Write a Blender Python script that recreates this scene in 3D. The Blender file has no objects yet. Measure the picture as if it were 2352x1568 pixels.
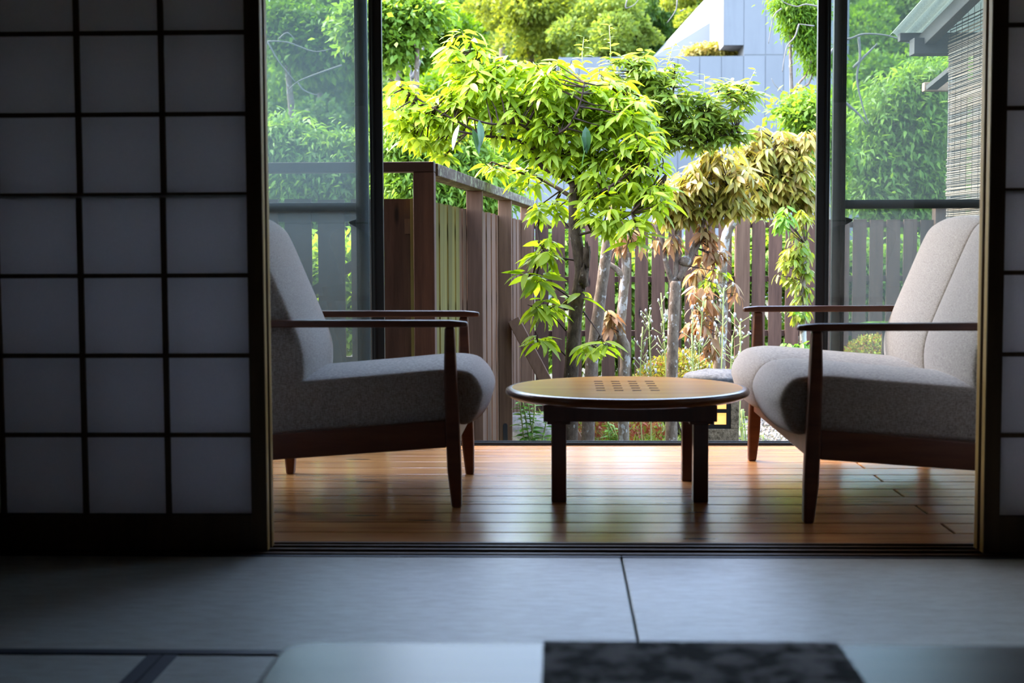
import bpy, math, random
import numpy as np
from mathutils import Vector, Matrix, Quaternion, noise as mnoise

random.seed(7); np.random.seed(7)
sc = bpy.context.scene
C = sc.collection

# ------------------------------------------------------------------ camera
EYE = Vector((0.0, 0.0, 0.85)); FPX = 3266.67          # 50 mm on a 36 mm wide sensor
YAW, PITCH, ROLL = 0.03346, 0.0661, -0.00414

def ray(px, py):
    a, b = px - 1176.0, py - 784.0
    c, s = math.cos(ROLL), math.sin(ROLL); x, y = a*c + b*s, -a*s + b*c
    xr, u = x/FPX, -y/FPX
    c, s = math.cos(PITCH), math.sin(PITCH); yr, z = c + u*s, -s + u*c
    c, s = math.cos(YAW), math.sin(YAW)
    return Vector((xr*c - yr*s, xr*s + yr*c, z))

def at(px, py, Y):          # the point at distance Y (metres from the eye's plane) seen at a pixel
    r = ray(px, py); return EYE + r*(Y/r.y)

def atz(px, py, z):         # the point at height z seen at a pixel
    r = ray(px, py); return EYE + r*((z - EYE.z)/r.z)

cam_d = bpy.data.cameras.new('camera'); cam = bpy.data.objects.new('camera', cam_d); C.objects.link(cam)
fw = ray(1176, 784).normalized()
rt = (ray(1177, 784) - ray(1176, 784)).normalized()
up = rt.cross(fw).normalized()
cam.matrix_world = Matrix(((rt.x, up.x, -fw.x, EYE.x), (rt.y, up.y, -fw.y, EYE.y), (rt.z, up.z, -fw.z, EYE.z), (0, 0, 0, 1)))
cam_d.sensor_width = 36; cam_d.lens = 50; cam_d.clip_start = .05; cam_d.clip_end = 400
cam_d.dof.use_dof = True; cam_d.dof.focus_distance = 7.8; cam_d.dof.aperture_fstop = 4.5
sc.camera = cam

# ------------------------------------------------------------------ sky, sun, exposure
w = bpy.data.worlds.new('sky'); sc.world = w; w.use_nodes = True
wn = w.node_tree.nodes; wl = w.node_tree.links
bgn = wn['Background']
sky = wn.new('ShaderNodeTexSky'); sky.sky_type = 'NISHITA'; sky.sun_disc = False
SUN_TO = Vector((-.60, .26, .78)).normalized()
sky.sun_elevation = math.asin(SUN_TO.z); sky.sun_rotation = math.atan2(SUN_TO.x, SUN_TO.y)
sky.air_density = 1.0; sky.dust_density = 3.0; sky.ozone_density = 1.1
wl.new(sky.outputs[0], bgn.inputs[0]); bgn.inputs[1].default_value = .9
sun_d = bpy.data.lights.new('sun', 'SUN'); sun = bpy.data.objects.new('sun', sun_d); C.objects.link(sun)
sun_d.energy = 2.3; sun_d.angle = math.radians(4); sun_d.color = (1, .95, .86)
sun.rotation_euler = SUN_TO.to_track_quat('Z', 'Y').to_euler()
vs = sc.view_settings
vs.view_transform = 'Standard'; vs.look = 'None'; vs.gamma = 1; vs.use_curve_mapping = False
vs.exposure = 1.7
cy = sc.cycles
cy.max_bounces = 9; cy.diffuse_bounces = 5; cy.glossy_bounces = 4; cy.transmission_bounces = 6; cy.transparent_max_bounces = 12
cy.caustics_reflective = False; cy.caustics_refractive = False
cy.use_denoising = True; cy.sample_clamp_indirect = 6

# ------------------------------------------------------------------ helpers
class MB:
    def __init__(s): s.v = []; s.f = []; s.smooth = []
    def add(s, vs_, fs, smooth=False):
        o = len(s.v); s.v += [tuple(v) for v in vs_]
        s.f += [tuple(i + o for i in f) for f in fs]; s.smooth += [smooth]*len(fs); return s
    def box(s, x0, x1, y0, y1, z0, z1):
        return s.add([(x0,y0,z0),(x1,y0,z0),(x1,y1,z0),(x0,y1,z0),(x0,y0,z1),(x1,y0,z1),(x1,y1,z1),(x0,y1,z1)],
                     [(0,3,2,1),(4,5,6,7),(0,1,5,4),(1,2,6,5),(2,3,7,6),(3,0,4,7)])
    def beam(s, a, b, wx, wz, upv=(0,0,1)):
        a, b = Vector(a), Vector(b); d = (b - a).normalized(); u = Vector(upv)
        r = d.cross(u).normalized()*wx/2; u = r.cross(d).normalized()*wz/2
        vs_ = [p + i*r + j*u for p in (a, b) for i, j in ((-1,-1),(1,-1),(1,1),(-1,1))]
        return s.add(vs_, [(0,1,2,3),(7,6,5,4),(0,4,5,1),(1,5,6,2),(2,6,7,3),(3,7,4,0)])
    def prism(s, poly, axis, a, b):            # poly in the plane normal to axis, extruded a..b
        n = len(poly); vs_ = []
        for t in (a, b):
            for p, q in poly:
                vs_.append((t,p,q) if axis == 'x' else (p,t,q) if axis == 'y' else (p,q,t))
        return s.add(vs_, [tuple(range(n)), tuple(range(2*n - 1, n - 1, -1))] + [(i, n + i, n + (i+1) % n, (i+1) % n) for i in range(n)])
    def tube(s, pts, rad, n=8, cap=True, wob=0.0):
        pts = [Vector(p) for p in pts]; N = len(pts)
        if isinstance(rad, (int, float)): rad = [rad]*N
        vs_ = []; ref = Vector((.3, .2, 1)).normalized()
        for i, p in enumerate(pts):
            d = (pts[min(i+1, N-1)] - pts[max(i-1, 0)]).normalized()
            if abs(d.dot(ref)) > .97: ref = Vector((1, .1, .2)).normalized()
            a = d.cross(ref).normalized(); b = d.cross(a)
            for k in range(n):
                t = 2*math.pi*k/n; r = rad[i]*(1 + (random.uniform(-wob, wob) if wob else 0))
                vs_.append(p + a*math.cos(t)*r + b*math.sin(t)*r)
        fs = [(i*n + k, i*n + (k+1) % n, (i+1)*n + (k+1) % n, (i+1)*n + k) for i in range(N-1) for k in range(n)]
        if cap: fs += [tuple(range(n-1, -1, -1)), tuple(range((N-1)*n, N*n))]
        return s.add(vs_, fs, True)
    def lathe(s, prof, c, n=64):
        vs_ = [(c[0] + r*math.cos(2*math.pi*k/n), c[1] + r*math.sin(2*math.pi*k/n), c[2] + z) for r, z in prof for k in range(n)]
        m = len(prof)
        fs = [(i*n + k, i*n + (k+1) % n, (i+1)*n + (k+1) % n, (i+1)*n + k) for i in range(m-1) for k in range(n)]
        fs += [tuple(range(n-1, -1, -1)), tuple(range((m-1)*n, m*n))]
        return s.add(vs_, fs, True)
    def blob(s, c, r, n=7, m=5, jit=0.0):
        c = Vector(c); r = Vector(r) if not isinstance(r, (int, float)) else Vector((r, r, r))
        vs_ = [c + Vector((0, 0, -r.z))]
        for i in range(1, m):
            ph = -math.pi/2 + math.pi*i/m
            for k in range(n):
                t = 2*math.pi*k/n; j = 1 + random.uniform(-jit, jit)
                vs_.append(c + Vector((r.x*math.cos(ph)*math.cos(t)*j, r.y*math.cos(ph)*math.sin(t)*j, r.z*math.sin(ph)*j)))
        vs_.append(c + Vector((0, 0, r.z)))
        fs = [(0, 1 + (k+1) % n, 1 + k) for k in range(n)]
        for i in range(m-2):
            o = 1 + i*n; fs += [(o + k, o + (k+1) % n, o + n + (k+1) % n, o + n + k) for k in range(n)]
        o = 1 + (m-2)*n; fs += [(o + k, o + (k+1) % n, len(vs_) - 1) for k in range(n)]
        return s.add(vs_, fs, True)
    def mesh(s, name):
        me = bpy.data.meshes.new(name); me.from_pydata(s.v, [], s.f)
        me.polygons.foreach_set('use_smooth', s.smooth); me.update(); return me
    def build(s, name, m, parent=None, bevel=0, seg=2, auto=True):
        o = link(name, s.mesh(name), m, parent)
        if bevel: bev(o, bevel, seg)
        return o

def bev(o, wdt, seg=2):
    b = o.modifiers.new('edge', 'BEVEL'); b.width = wdt; b.segments = seg; b.limit_method = 'ANGLE'; b.angle_limit = .6
    b.harden_normals = False
def link(name, me, m, parent=None, loc=None, rot=None):
    o = bpy.data.objects.new(name, me); C.objects.link(o)
    if m is not None and len(me.materials) == 0: me.materials.append(m)
    if parent is not None: o.parent = parent
    if loc is not None: o.location = loc
    if rot is not None: o.rotation_euler = rot
    return o
def tag(o, label, cat, group=None, kind=None):
    o['label'] = label; o['category'] = cat
    if group: o['group'] = group
    if kind: o['kind'] = kind
    return o
def thing(name, label, cat, loc=(0,0,0), group=None):
    o = bpy.data.objects.new(name, None); C.objects.link(o); o.location = loc; o.empty_display_size = .1
    return tag(o, label, cat, group)
def structure(o, label=None):
    o['kind'] = 'structure'
    if label: o['label'] = label
    return o
def child(o, parent):       # parent while keeping world place (parents are unrotated)
    o.parent = parent; o.matrix_parent_inverse = Matrix.Translation(-parent.location); return o
def box(name, m, x0, x1, y0, y1, z0, z1, parent=None, bevel=0):
    return MB().box(x0,x1,y0,y1,z0,z1).build(name, m, parent, bevel)

# ------------------------------------------------------------------ materials
def new_mat(name):
    m = bpy.data.materials.new(name); m.use_nodes = True
    nt = m.node_tree; return m, nt.nodes, nt.links, nt.nodes['Principled BSDF']
def val(N, op, a=None, b=None, L=None):
    n = N.new('ShaderNodeMath'); n.operation = op
    for i, x in enumerate((a, b)):
        if x is None: continue
        if isinstance(x, (int, float)): n.inputs[i].default_value = x
        else: L.new(x, n.inputs[i])
    return n.outputs[0]
def coords(N, L, scale=(1,1,1), rnd=True, kind='Object'):
    tc = N.new('ShaderNodeTexCoord'); mp = N.new('ShaderNodeMapping'); mp.inputs['Scale'].default_value = scale
    L.new(tc.outputs[kind], mp.inputs['Vector'])
    if rnd:
        oi = N.new('ShaderNodeObjectInfo'); c = N.new('ShaderNodeCombineXYZ')
        r = val(N, 'MULTIPLY', oi.outputs['Random'], 37.0, L); r2 = val(N, 'MULTIPLY', oi.outputs['Random'], 91.0, L)
        L.new(r, c.inputs[0]); L.new(r2, c.inputs[1]); L.new(r, c.inputs[2]); L.new(c.outputs[0], mp.inputs['Location'])
    return mp.outputs[0]
def noise_(N, L, vec, scale, detail=4, rough=.6):
    n = N.new('ShaderNodeTexNoise'); n.inputs['Scale'].default_value = scale; n.inputs['Detail'].default_value = detail
    n.inputs['Roughness'].default_value = rough; L.new(vec, n.inputs['Vector']); return n.outputs['Fac']
def ramp(N, L, fac, stops):
    r = N.new('ShaderNodeValToRGB'); e = r.color_ramp.elements
    while len(e) > len(stops): e.remove(e[-1])
    while len(e) < len(stops): e.new(.5)
    for el, (p, c) in zip(e, stops): el.position = p; el.color = (*c[:3], 1)
    L.new(fac, r.inputs[0]); return r.outputs[0]
def mixc(N, L, fac, a, b, mode='MIX'):
    m = N.new('ShaderNodeMix'); m.data_type = 'RGBA'; m.blend_type = mode
    for i, x in ((0, fac), (6, a), (7, b)):
        if isinstance(x, (int, float)): m.inputs[i].default_value = x
        elif isinstance(x, tuple): m.inputs[i].default_value = (*x[:3], 1)
        else: L.new(x, m.inputs[i])
    return m.outputs[2]
def bump(N, L, B, h, strength=.3, dist=.01):
    b = N.new('ShaderNodeBump'); b.inputs['Strength'].default_value = strength; b.inputs['Distance'].default_value = dist
    L.new(h, b.inputs['Height']); L.new(b.outputs[0], B.inputs['Normal'])
def plain(name, col, rough=.6, spec=.5, metal=0):
    m, N, L, B = new_mat(name); B.inputs['Base Color'].default_value = (*col, 1); B.inputs['Roughness'].default_value = rough
    B.inputs['Specular IOR Level'].default_value = spec; B.inputs['Metallic'].default_value = metal; return m
def wood(name, dark, light, axis='x', rough=.45, grain=1.0, vary=.25, knots=False, bumpy=.15, spec=.5, coat=0, fleck=None):
    m, N, L, B = new_mat(name)
    k = 14*grain; sl = {'x': (k*.09, k, k), 'y': (k, k*.09, k), 'z': (k, k, k*.07)}[axis]
    v = coords(N, L, sl); f = noise_(N, L, v, 1.6, 6, .65)
    col = ramp(N, L, f, [(.28, dark), (.72, light)])
    oi = N.new('ShaderNodeObjectInfo')
    hs = N.new('ShaderNodeHueSaturation'); L.new(col, hs.inputs['Color'])
    L.new(val(N, 'MULTIPLY_ADD', oi.outputs['Random'], vary*2, L), hs.inputs['Value'])
    hs.inputs['Value'].links[0].from_node.inputs[2].default_value = 1 - vary
    col = hs.outputs[0]
    if knots:
        vk = coords(N, L, {'x': (2.2, 9, 9), 'y': (9, 2.2, 9), 'z': (9, 9, 2.2)}[axis])
        vo = N.new('ShaderNodeTexVoronoi'); vo.inputs['Scale'].default_value = .9; L.new(vk, vo.inputs['Vector'])
        kf = ramp(N, L, vo.outputs['Distance'], [(.05, (1,1,1)), (.13, (0,0,0))])
        col = mixc(N, L, kf, col, tuple(c*.28 for c in dark))
    if fleck:                                   # lichen or weathering with a shape of its own
        vf = coords(N, L, (1, 1, 1)); nf = noise_(N, L, vf, fleck[1], 5, .7)
        col = mixc(N, L, ramp(N, L, nf, [(fleck[2], (0,0,0)), (fleck[2] + .08, (1,1,1))]), col, fleck[0])
    L.new(col, B.inputs['Base Color']); B.inputs['Roughness'].default_value = rough
    B.inputs['Specular IOR Level'].default_value = spec; B.inputs['Coat Weight'].default_value = coat; B.inputs['Coat Roughness'].default_value = .12
    bump(N, L, B, f, bumpy, .004)
    return m
def leafmat(name, cols, trans=.5, rough=.4, spec=.4):
    m = bpy.data.materials.new(name); m.use_nodes = True; N = m.node_tree.nodes; L = m.node_tree.links; N.clear()
    g = N.new('ShaderNodeNewGeometry'); oi = N.new('ShaderNodeObjectInfo')
    r = val(N, 'FRACT', val(N, 'ADD', g.outputs['Random Per Island'], oi.outputs['Random'], L), None, L)
    n = len(cols); col = ramp(N, L, r, [(i/(n-1) if n > 1 else 0, c) for i, c in enumerate(cols)])
    B = N.new('ShaderNodeBsdfPrincipled'); L.new(col, B.inputs['Base Color']); B.inputs['Roughness'].default_value = rough
    B.inputs['Specular IOR Level'].default_value = spec
    t = N.new('ShaderNodeBsdfTranslucent'); hs = N.new('ShaderNodeHueSaturation'); hs.inputs['Hue'].default_value = .49; hs.inputs['Saturation'].default_value = 1.1; hs.inputs['Value'].default_value = 1.1
    L.new(col, hs.inputs['Color']); L.new(hs.outputs[0], t.inputs['Color'])
    mx = N.new('ShaderNodeMixShader'); mx.inputs[0].default_value = trans; L.new(B.outputs[0], mx.inputs[1]); L.new(t.outputs[0], mx.inputs[2])
    o = N.new('ShaderNodeOutputMaterial'); L.new(mx.outputs[0], o.inputs[0]); return m

M = {}
M['plank'] = wood('deck_wood', (.32, .125, .038), (.60, .29, .105), 'x', .25, .9, .2, True, .10, .5, .12)
M['fence'] = wood('fence_wood', (.046, .021, .013), (.112, .056, .036), 'z', .7, 1.1, .25, True, .3, .25)
M['fence_pale'] = wood('fence_wood_pale', (.085, .045, .027), (.170, .098, .062), 'z', .8, 1.1, .2, False, .3, .2)
M['fence_moss'] = wood('fence_wood_mossy', (.085, .07, .02), (.19, .165, .05), 'z', .85, 1.0, .25, False, .3, .15)
M['rail_weather'] = wood('rail_weathered', (.07, .05, .036), (.16, .12, .085), 'y', .85, 1.0, .1, False, .3, .2, 0, ((.30, .31, .18), 22, .53))
M['rail'] = wood('rail_wood', (.036, .017, .012), (.080, .040, .030), 'x', .65, 1.0, .1, False, .2, .25)
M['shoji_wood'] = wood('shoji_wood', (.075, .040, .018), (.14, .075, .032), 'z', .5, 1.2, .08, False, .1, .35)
M['shoji_lit_edge'] = wood('shoji_lit_edge_wood', (.42, .24, .055), (.60, .37, .10), 'z', .5, 1.2, .04, False, .1, .3)  # golden tone paints in the garden light on the screens' edges
M['dark_wood'] = wood('chair_wood', (.062, .020, .010), (.14, .048, .022), 'x', .4, 1.0, .1, False, .05, .3, 0)
M['table_top'] = wood('table_top_wood', (.46, .165, .018), (.64, .27, .036), 'x', .22, .5, .02, False, .02, .07, 0)
M['table_wood'] = wood('table_leg_wood', (.055, .017, .010), (.12, .038, .022), 'z', .35, 1.0, .05, False, .05, .5, .2)
M['table_rim'] = wood('table_rim_wood', (.10, .036, .014), (.18, .07, .026), 'x', .25, 1.0, .02, False, .03, .35, .1)
M['low_table'] = wood('low_table_wood', (.085, .05, .033), (.15, .092, .06), 'x', .34, .6, .02, False, .03, .33, 0)
M['slot'] = plain('slot_dark', (.03, .010, .005), .9, .03)
M['black_metal'] = plain('black_aluminium', (.006, .0065, .008), .4, .25, .0)
M['grey_track'] = plain('door_track_metal', (.035, .04, .048), .3, .5, .6)
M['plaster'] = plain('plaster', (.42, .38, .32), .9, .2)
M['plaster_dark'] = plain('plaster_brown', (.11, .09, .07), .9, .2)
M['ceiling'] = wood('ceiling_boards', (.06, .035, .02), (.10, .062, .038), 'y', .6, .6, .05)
M['ceiling_pale'] = wood('veranda_ceiling_boards', (.36, .25, .16), (.50, .37, .25), 'x', .6, .6, .05)
M['eave'] = wood('eave_wood', (.030, .026, .026), (.065, .055, .052), 'y', .75, 1.0, .1)
M['eave_x'] = wood('eave_beam_wood', (.030, .026, .026), (.065, .055, .052), 'x', .75, 1.0, .1)
M['new_wood'] = wood('fresh_timber', (.36, .20, .12), (.52, .32, .20), 'x', .7, 1.0, .05)

def mk_tatami():
    m, N, L, B = new_mat('tatami_straw')
    tc = N.new('ShaderNodeTexCoord'); oi = N.new('ShaderNodeObjectInfo')
    mp = N.new('ShaderNodeMapping'); mp.inputs['Scale'].default_value = (6, 900, 1); L.new(tc.outputs['Object'], mp.inputs['Vector'])
    f = noise_(N, L, mp.outputs[0], 1, 3)
    f2 = noise_(N, L, coords(N, L, (5, 16, 1)), 3, 6, .7)
    c = mixc(N, L, f, (.42, .43, .37), (.60, .61, .54)); c = mixc(N, L, ramp(N, L, f2, [(.38, (0,0,0)), (.66, (.8,.8,.8))]), c, (.36, .34, .27))
    L.new(c, B.inputs['Base Color']); B.inputs['Roughness'].default_value = .42; B.inputs['Specular IOR Level'].default_value = .55
    B.inputs['Sheen Weight'].default_value = .25; B.inputs['Sheen Roughness'].default_value = .4
    wv = N.new('ShaderNodeTexWave'); wv.bands_direction = 'Y'; wv.inputs['Scale'].default_value = 60; wv.inputs['Distortion'].default_value = .6; L.new(tc.outputs['Object'], wv.inputs['Vector'])
    bump(N, L, B, wv.outputs['Fac'], .18, .002); return m
M['tatami'] = mk_tatami()
M['heri'] = plain('mat_border_cloth', (.045, .05, .065), .55, .4)

def mk_paper():
    m = bpy.data.materials.new('shoji_paper'); m.use_nodes = True; N = m.node_tree.nodes; L = m.node_tree.links; N.clear()
    f = noise_(N, L, coords(N, L, (1, 1, 1)), 160, 5, .7)
    c = mixc(N, L, f, (.84, .82, .83), (.94, .92, .93))
    d = N.new('ShaderNodeBsdfDiffuse'); t = N.new('ShaderNodeBsdfTranslucent'); L.new(c, d.inputs[0]); L.new(c, t.inputs[0])
    x = N.new('ShaderNodeMixShader'); x.inputs[0].default_value = .5; L.new(d.outputs[0], x.inputs[1]); L.new(t.outputs[0], x.inputs[2])
    o = N.new('ShaderNodeOutputMaterial'); L.new(x.outputs[0], o.inputs[0]); return m
M['paper'] = mk_paper()

def mk_pane(name, dust, dustcol, tint, gloss):
    m = bpy.data.materials.new(name); m.use_nodes = True; N = m.node_tree.nodes; L = m.node_tree.links; N.clear()
    t = N.new('ShaderNodeBsdfTransparent'); t.inputs[0].default_value = (*tint, 1)
    d = N.new('ShaderNodeBsdfDiffuse'); d.inputs[0].default_value = (*dustcol, 1)
    dt = N.new('ShaderNodeBsdfTranslucent'); dt.inputs[0].default_value = (*dustcol, 1)
    dm = N.new('ShaderNodeMixShader'); dm.inputs[0].default_value = .5; L.new(d.outputs[0], dm.inputs[1]); L.new(dt.outputs[0], dm.inputs[2])
    f = noise_(N, L, coords(N, L, (1, 1, 1)), 240, 2, .8)
    x = N.new('ShaderNodeMixShader'); L.new(val(N, 'MULTIPLY', f, dust*2, L), x.inputs[0]); L.new(t.outputs[0], x.inputs[1]); L.new(dm.outputs[0], x.inputs[2])
    last = x
    if gloss:
        g = N.new('ShaderNodeBsdfGlossy'); g.inputs['Roughness'].default_value = .02
        fr = N.new('ShaderNodeFresnel'); fr.inputs['IOR'].default_value = gloss
        y = N.new('ShaderNodeMixShader'); L.new(fr.outputs[0], y.inputs[0]); L.new(x.outputs[0], y.inputs[1]); L.new(g.outputs[0], y.inputs[2]); last = y
    o = N.new('ShaderNodeOutputMaterial'); L.new(last.outputs[0], o.inputs[0]); return m
M['glass'] = mk_pane('door_glass', .05, (.5, .55, .55), (.86, .92, .90), 1.35)
M['glass_dusty'] = mk_pane('door_glass_dusty', .125, (.42, .52, .56), (.86, .92, .90), 1.35)
M['screen'] = mk_pane('insect_screen', .20, (.13, .15, .16), (.95, .97, .97), 0)

def mk_fabric():
    m, N, L, B = new_mat('greige_linen')
    v = coords(N, L, (1, 1, 1), False)
    a = noise_(N, L, coords(N, L, (90, 90, 900), False), 1, 2); b = noise_(N, L, coords(N, L, (900, 900, 70), False), 1, 2)
    f = val(N, 'MULTIPLY', val(N, 'ADD', a, b, L), .5, L)
    c = ramp(N, L, f, [(.40, (.165, .136, .110)), (.60, (.46, .40, .345))])
    L.new(c, B.inputs['Base Color']); B.inputs['Roughness'].default_value = .95; B.inputs['Specular IOR Level'].default_value = .15
    B.inputs['Sheen Weight'].default_value = .3; bump(N, L, B, f, .35, .003); return m
M['fabric'] = mk_fabric()

def mk_concrete():
    m, N, L, B = new_mat('board_formed_concrete')
    f = noise_(N, L, coords(N, L, (1, 1, 1)), .35, 6, .65); g = noise_(N, L, coords(N, L, (2.5, 2.5, .18)), 1.2, 5, .7)
    c = mixc(N, L, f, (.125, .132, .142), (.175, .183, .193)); c = mixc(N, L, ramp(N, L, g, [(.5, (0,0,0)), (.8, (.5,.5,.5))]), c, (.10, .106, .118))
    L.new(c, B.inputs['Base Color']); B.inputs['Roughness'].default_value = .9; B.inputs['Specular IOR Level'].default_value = .2; return m
M['concrete'] = mk_concrete()
M['white_roof'] = plain('white_render', (.30, .30, .295), .8, .2)

def mk_stone(name, a, b, scale, bmp):
    m, N, L, B = new_mat(name); v = coords(N, L, (1, 1, 1))
    f = noise_(N, L, v, scale, 6, .75); L.new(ramp(N, L, f, [(.33, a), (.66, b)]), B.inputs['Base Color'])
    B.inputs['Roughness'].default_value = .9; B.inputs['Specular IOR Level'].default_value = .2; bump(N, L, B, f, bmp, .02); return m
M['lantern_stone'] = mk_stone('lantern_granite', (.055, .040, .022), (.38, .30, .20), 48, .8)
M['grey_rock'] = mk_stone('grey_rock', (.055, .055, .06), (.14, .14, .145), 30, .7)
M['soil'] = mk_stone('garden_soil', (.028, .028, .016), (.075, .072, .048), 14, .6)
M['gravel'] = mk_stone('gravel_stone', (.12, .10, .08), (.32, .285, .24), 12, .3)
def mk_bark(name, a, b, spot, thr, sc_=9):
    m, N, L, B = new_mat(name); f = noise_(N, L, coords(N, L, (1, 1, .5), False), 38, 6, .7)
    c = ramp(N, L, f, [(.3, a), (.7, b)])
    n2 = noise_(N, L, coords(N, L, (1, 1, .8), False), sc_, 4, .55)
    c = mixc(N, L, ramp(N, L, n2, [(thr, (0,0,0)), (thr + .035, (1,1,1))]), c, spot)
    L.new(c, B.inputs['Base Color']); B.inputs['Roughness'].default_value = .9; B.inputs['Specular IOR Level'].default_value = .2; bump(N, L, B, f, .6, .01); return m
M['bark_dark'] = mk_bark('dark_bark', (.028, .018, .012), (.11, .08, .055), (.24, .22, .19), .66, 30)
M['bark_grey'] = mk_bark('grey_bark', (.07, .05, .037), (.22, .17, .13), (.32, .30, .28), .60, 26)
M['bark_lichen'] = mk_bark('lichen_bark', (.12, .09, .065), (.28, .23, .18), (.40, .39, .375), .53, 20)
M['twig'] = plain('dark_twig', (.045, .028, .020), .8, .2)
M['bare_branch'] = plain('pale_bare_branch', (.13, .12, .11), .9, .2)
M['leaf_lime'] = leafmat('lime_leaf', [(0.25, 0.38, 0.04), (0.34, 0.47, 0.05), (0.43, 0.54, 0.07), (0.29, 0.42, 0.045)], .62, .38, .3)
M['leaf_dark'] = leafmat('old_dark_leaf', [(.02, .06, .02), (.04, .10, .03)], .2, .25, .5)
M['leaf_olive'] = leafmat('fresh_olive_leaf', [(0.19, 0.29, 0.045), (0.31, 0.4, 0.06), (0.14, 0.22, 0.035), (0.36, 0.43, 0.075)], .5, .35, .45)
M['leaf_gold'] = leafmat('golden_leaf', [(0.28, 0.26, 0.05), (0.4, 0.34, 0.07), (0.22, 0.25, 0.045), (0.38, 0.26, 0.075), (0.33, 0.31, 0.055)], .45, .4, .4)
M['leaf_brown'] = leafmat('copper_leaf', [(0.315, 0.15, 0.0675), (0.39, 0.225, 0.105), (0.27, 0.165, 0.075), (0.345, 0.255, 0.09)], .45, .4, .3)
M['leaf_vine'] = leafmat('vine_leaf', [(0.225, 0.3, 0.0375), (0.36, 0.345, 0.06), (0.165, 0.285, 0.0375)], .5, .4, .35)
M['leaf_mid'] = leafmat('mid_green_leaf', [(0.1109, 0.2138, 0.0277), (0.1742, 0.301, 0.0396), (0.2376, 0.3643, 0.0554), (0.0792, 0.1584, 0.0238)], .5, .45, .3)
M['leaf_forest'] = leafmat('forest_leaf', [(0.032, 0.072, 0.016), (0.06, 0.12, 0.0224), (0.088, 0.16, 0.024), (0.044, 0.088, 0.0176)], .4, .6, .2)
M['leaf_forest2'] = leafmat('forest_leaf_bright', [(0.062, 0.1364, 0.0124), (0.0992, 0.1984, 0.0186), (0.1364, 0.2356, 0.0217)], .5, .6, .2)
M['leaf_yellow'] = leafmat('spring_yellow_leaf', [(0.17, 0.22, 0.03), (0.23, 0.27, 0.04), (0.14, 0.19, 0.025)], .5, .6, .2)
M['leaf_pale'] = leafmat('pale_leaf', [(0.144, 0.216, 0.036), (0.198, 0.264, 0.048), (0.114, 0.18, 0.03)], .5, .6, .2)
M['leaf_azalea'] = leafmat('azalea_leaf', [(.24, .30, .04), (.34, .37, .055), (.30, .10, .045), (.38, .38, .06), (.20, .27, .035), (.28, .12, .045)], .4, .5, .3)
M['leaf_red'] = leafmat('red_groundcover', [(.22, .06, .035), (.30, .10, .05), (.22, .30, .05)], .35, .5, .3)
M['leaf_weed'] = leafmat('weed_leaf', [(0.128, 0.288, 0.04), (0.192, 0.368, 0.056), (0.096, 0.24, 0.032)], .45, .45, .3)
M['grass'] = leafmat('grass_blade', [(0.182, 0.28, 0.035), (0.266, 0.35, 0.049), (0.126, 0.224, 0.028)], .45, .5, .3)
M['stalk'] = plain('pale_stalk', (.36, .42, .16), .7, .2)
M['fluff'] = plain('white_seed_fluff', (.5, .49, .46), .95, .1)

# ------------------------------------------------------------------ the house: room, veranda, eave
D = 3.914                  # the plane of the paper screens
SILL = 6.10                # the plane of the glass doors
ROOM = (-1.86, 2.16)
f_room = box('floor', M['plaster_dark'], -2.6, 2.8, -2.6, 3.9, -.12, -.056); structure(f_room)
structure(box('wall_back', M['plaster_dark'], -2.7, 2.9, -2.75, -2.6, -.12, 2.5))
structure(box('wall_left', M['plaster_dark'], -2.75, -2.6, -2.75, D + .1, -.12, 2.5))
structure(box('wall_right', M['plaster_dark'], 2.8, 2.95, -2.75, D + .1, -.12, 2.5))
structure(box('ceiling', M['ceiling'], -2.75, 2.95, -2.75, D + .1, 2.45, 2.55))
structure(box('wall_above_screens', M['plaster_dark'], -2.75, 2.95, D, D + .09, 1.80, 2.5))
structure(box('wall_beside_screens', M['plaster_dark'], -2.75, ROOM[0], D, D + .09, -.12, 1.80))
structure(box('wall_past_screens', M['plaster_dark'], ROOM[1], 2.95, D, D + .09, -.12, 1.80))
structure(box('trim_1', M['shoji_wood'], ROOM[0], ROOM[1], D - .03, D + .12, 1.725, 1.80))      # lintel
th = structure(box('trim_2', M['shoji_wood'], ROOM[0], ROOM[1], D - .028, D + .128, -.10, -.003))  # threshold
for y in (D - .026, D + .030, D + .078, D + .118):
    box('ridge', M['shoji_wood'], ROOM[0], ROOM[1], y, y + .012, -.003, .004, th)
# veranda
VX0, VX1 = -1.92, 2.22
vf = bpy.data.objects.new('floor_veranda', MB().box(VX0, VX1, D + .13, SILL + .07, -.12, -.028).mesh('floor_veranda'))
C.objects.link(vf); vf.data.materials.append(M['rail']); structure(vf)
for nm, xx in (('left', VX0 - .1), ('right', VX1)):
    structure(box('wall_veranda_' + nm, M['rail'], xx, xx + .1, 5.13, SILL + .08, -.6, .12))
    structure(box('wall_veranda_' + nm + '_near', M['plaster_dark'], xx, xx + .1, D + .09, 5.13, -.6, 2.3))
    structure(box('wall_veranda_' + nm + '_post', M['rail'], xx, xx + .1, SILL - .06, SILL + .08, .12, 2.3))
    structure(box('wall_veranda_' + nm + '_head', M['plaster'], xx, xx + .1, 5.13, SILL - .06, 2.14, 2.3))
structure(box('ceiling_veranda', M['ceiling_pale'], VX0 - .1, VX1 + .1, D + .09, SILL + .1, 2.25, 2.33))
structure(box('wall_above_doors', M['rail'], VX0 - .1, VX1 + .1, SILL - .05, SILL + .08, 2.06, 2.3))
structure(box('roof', M['eave'], VX0 - 2.0, VX1 + .1, D, 6.78, 2.36, 2.44))  # unseen left overhang lengthened to keep sun out of the added window
structure(box('wall_foundation', M['concrete'], VX0 - .1, VX1 + .1, SILL + .0, SILL + .08, -.66, -.05))
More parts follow.
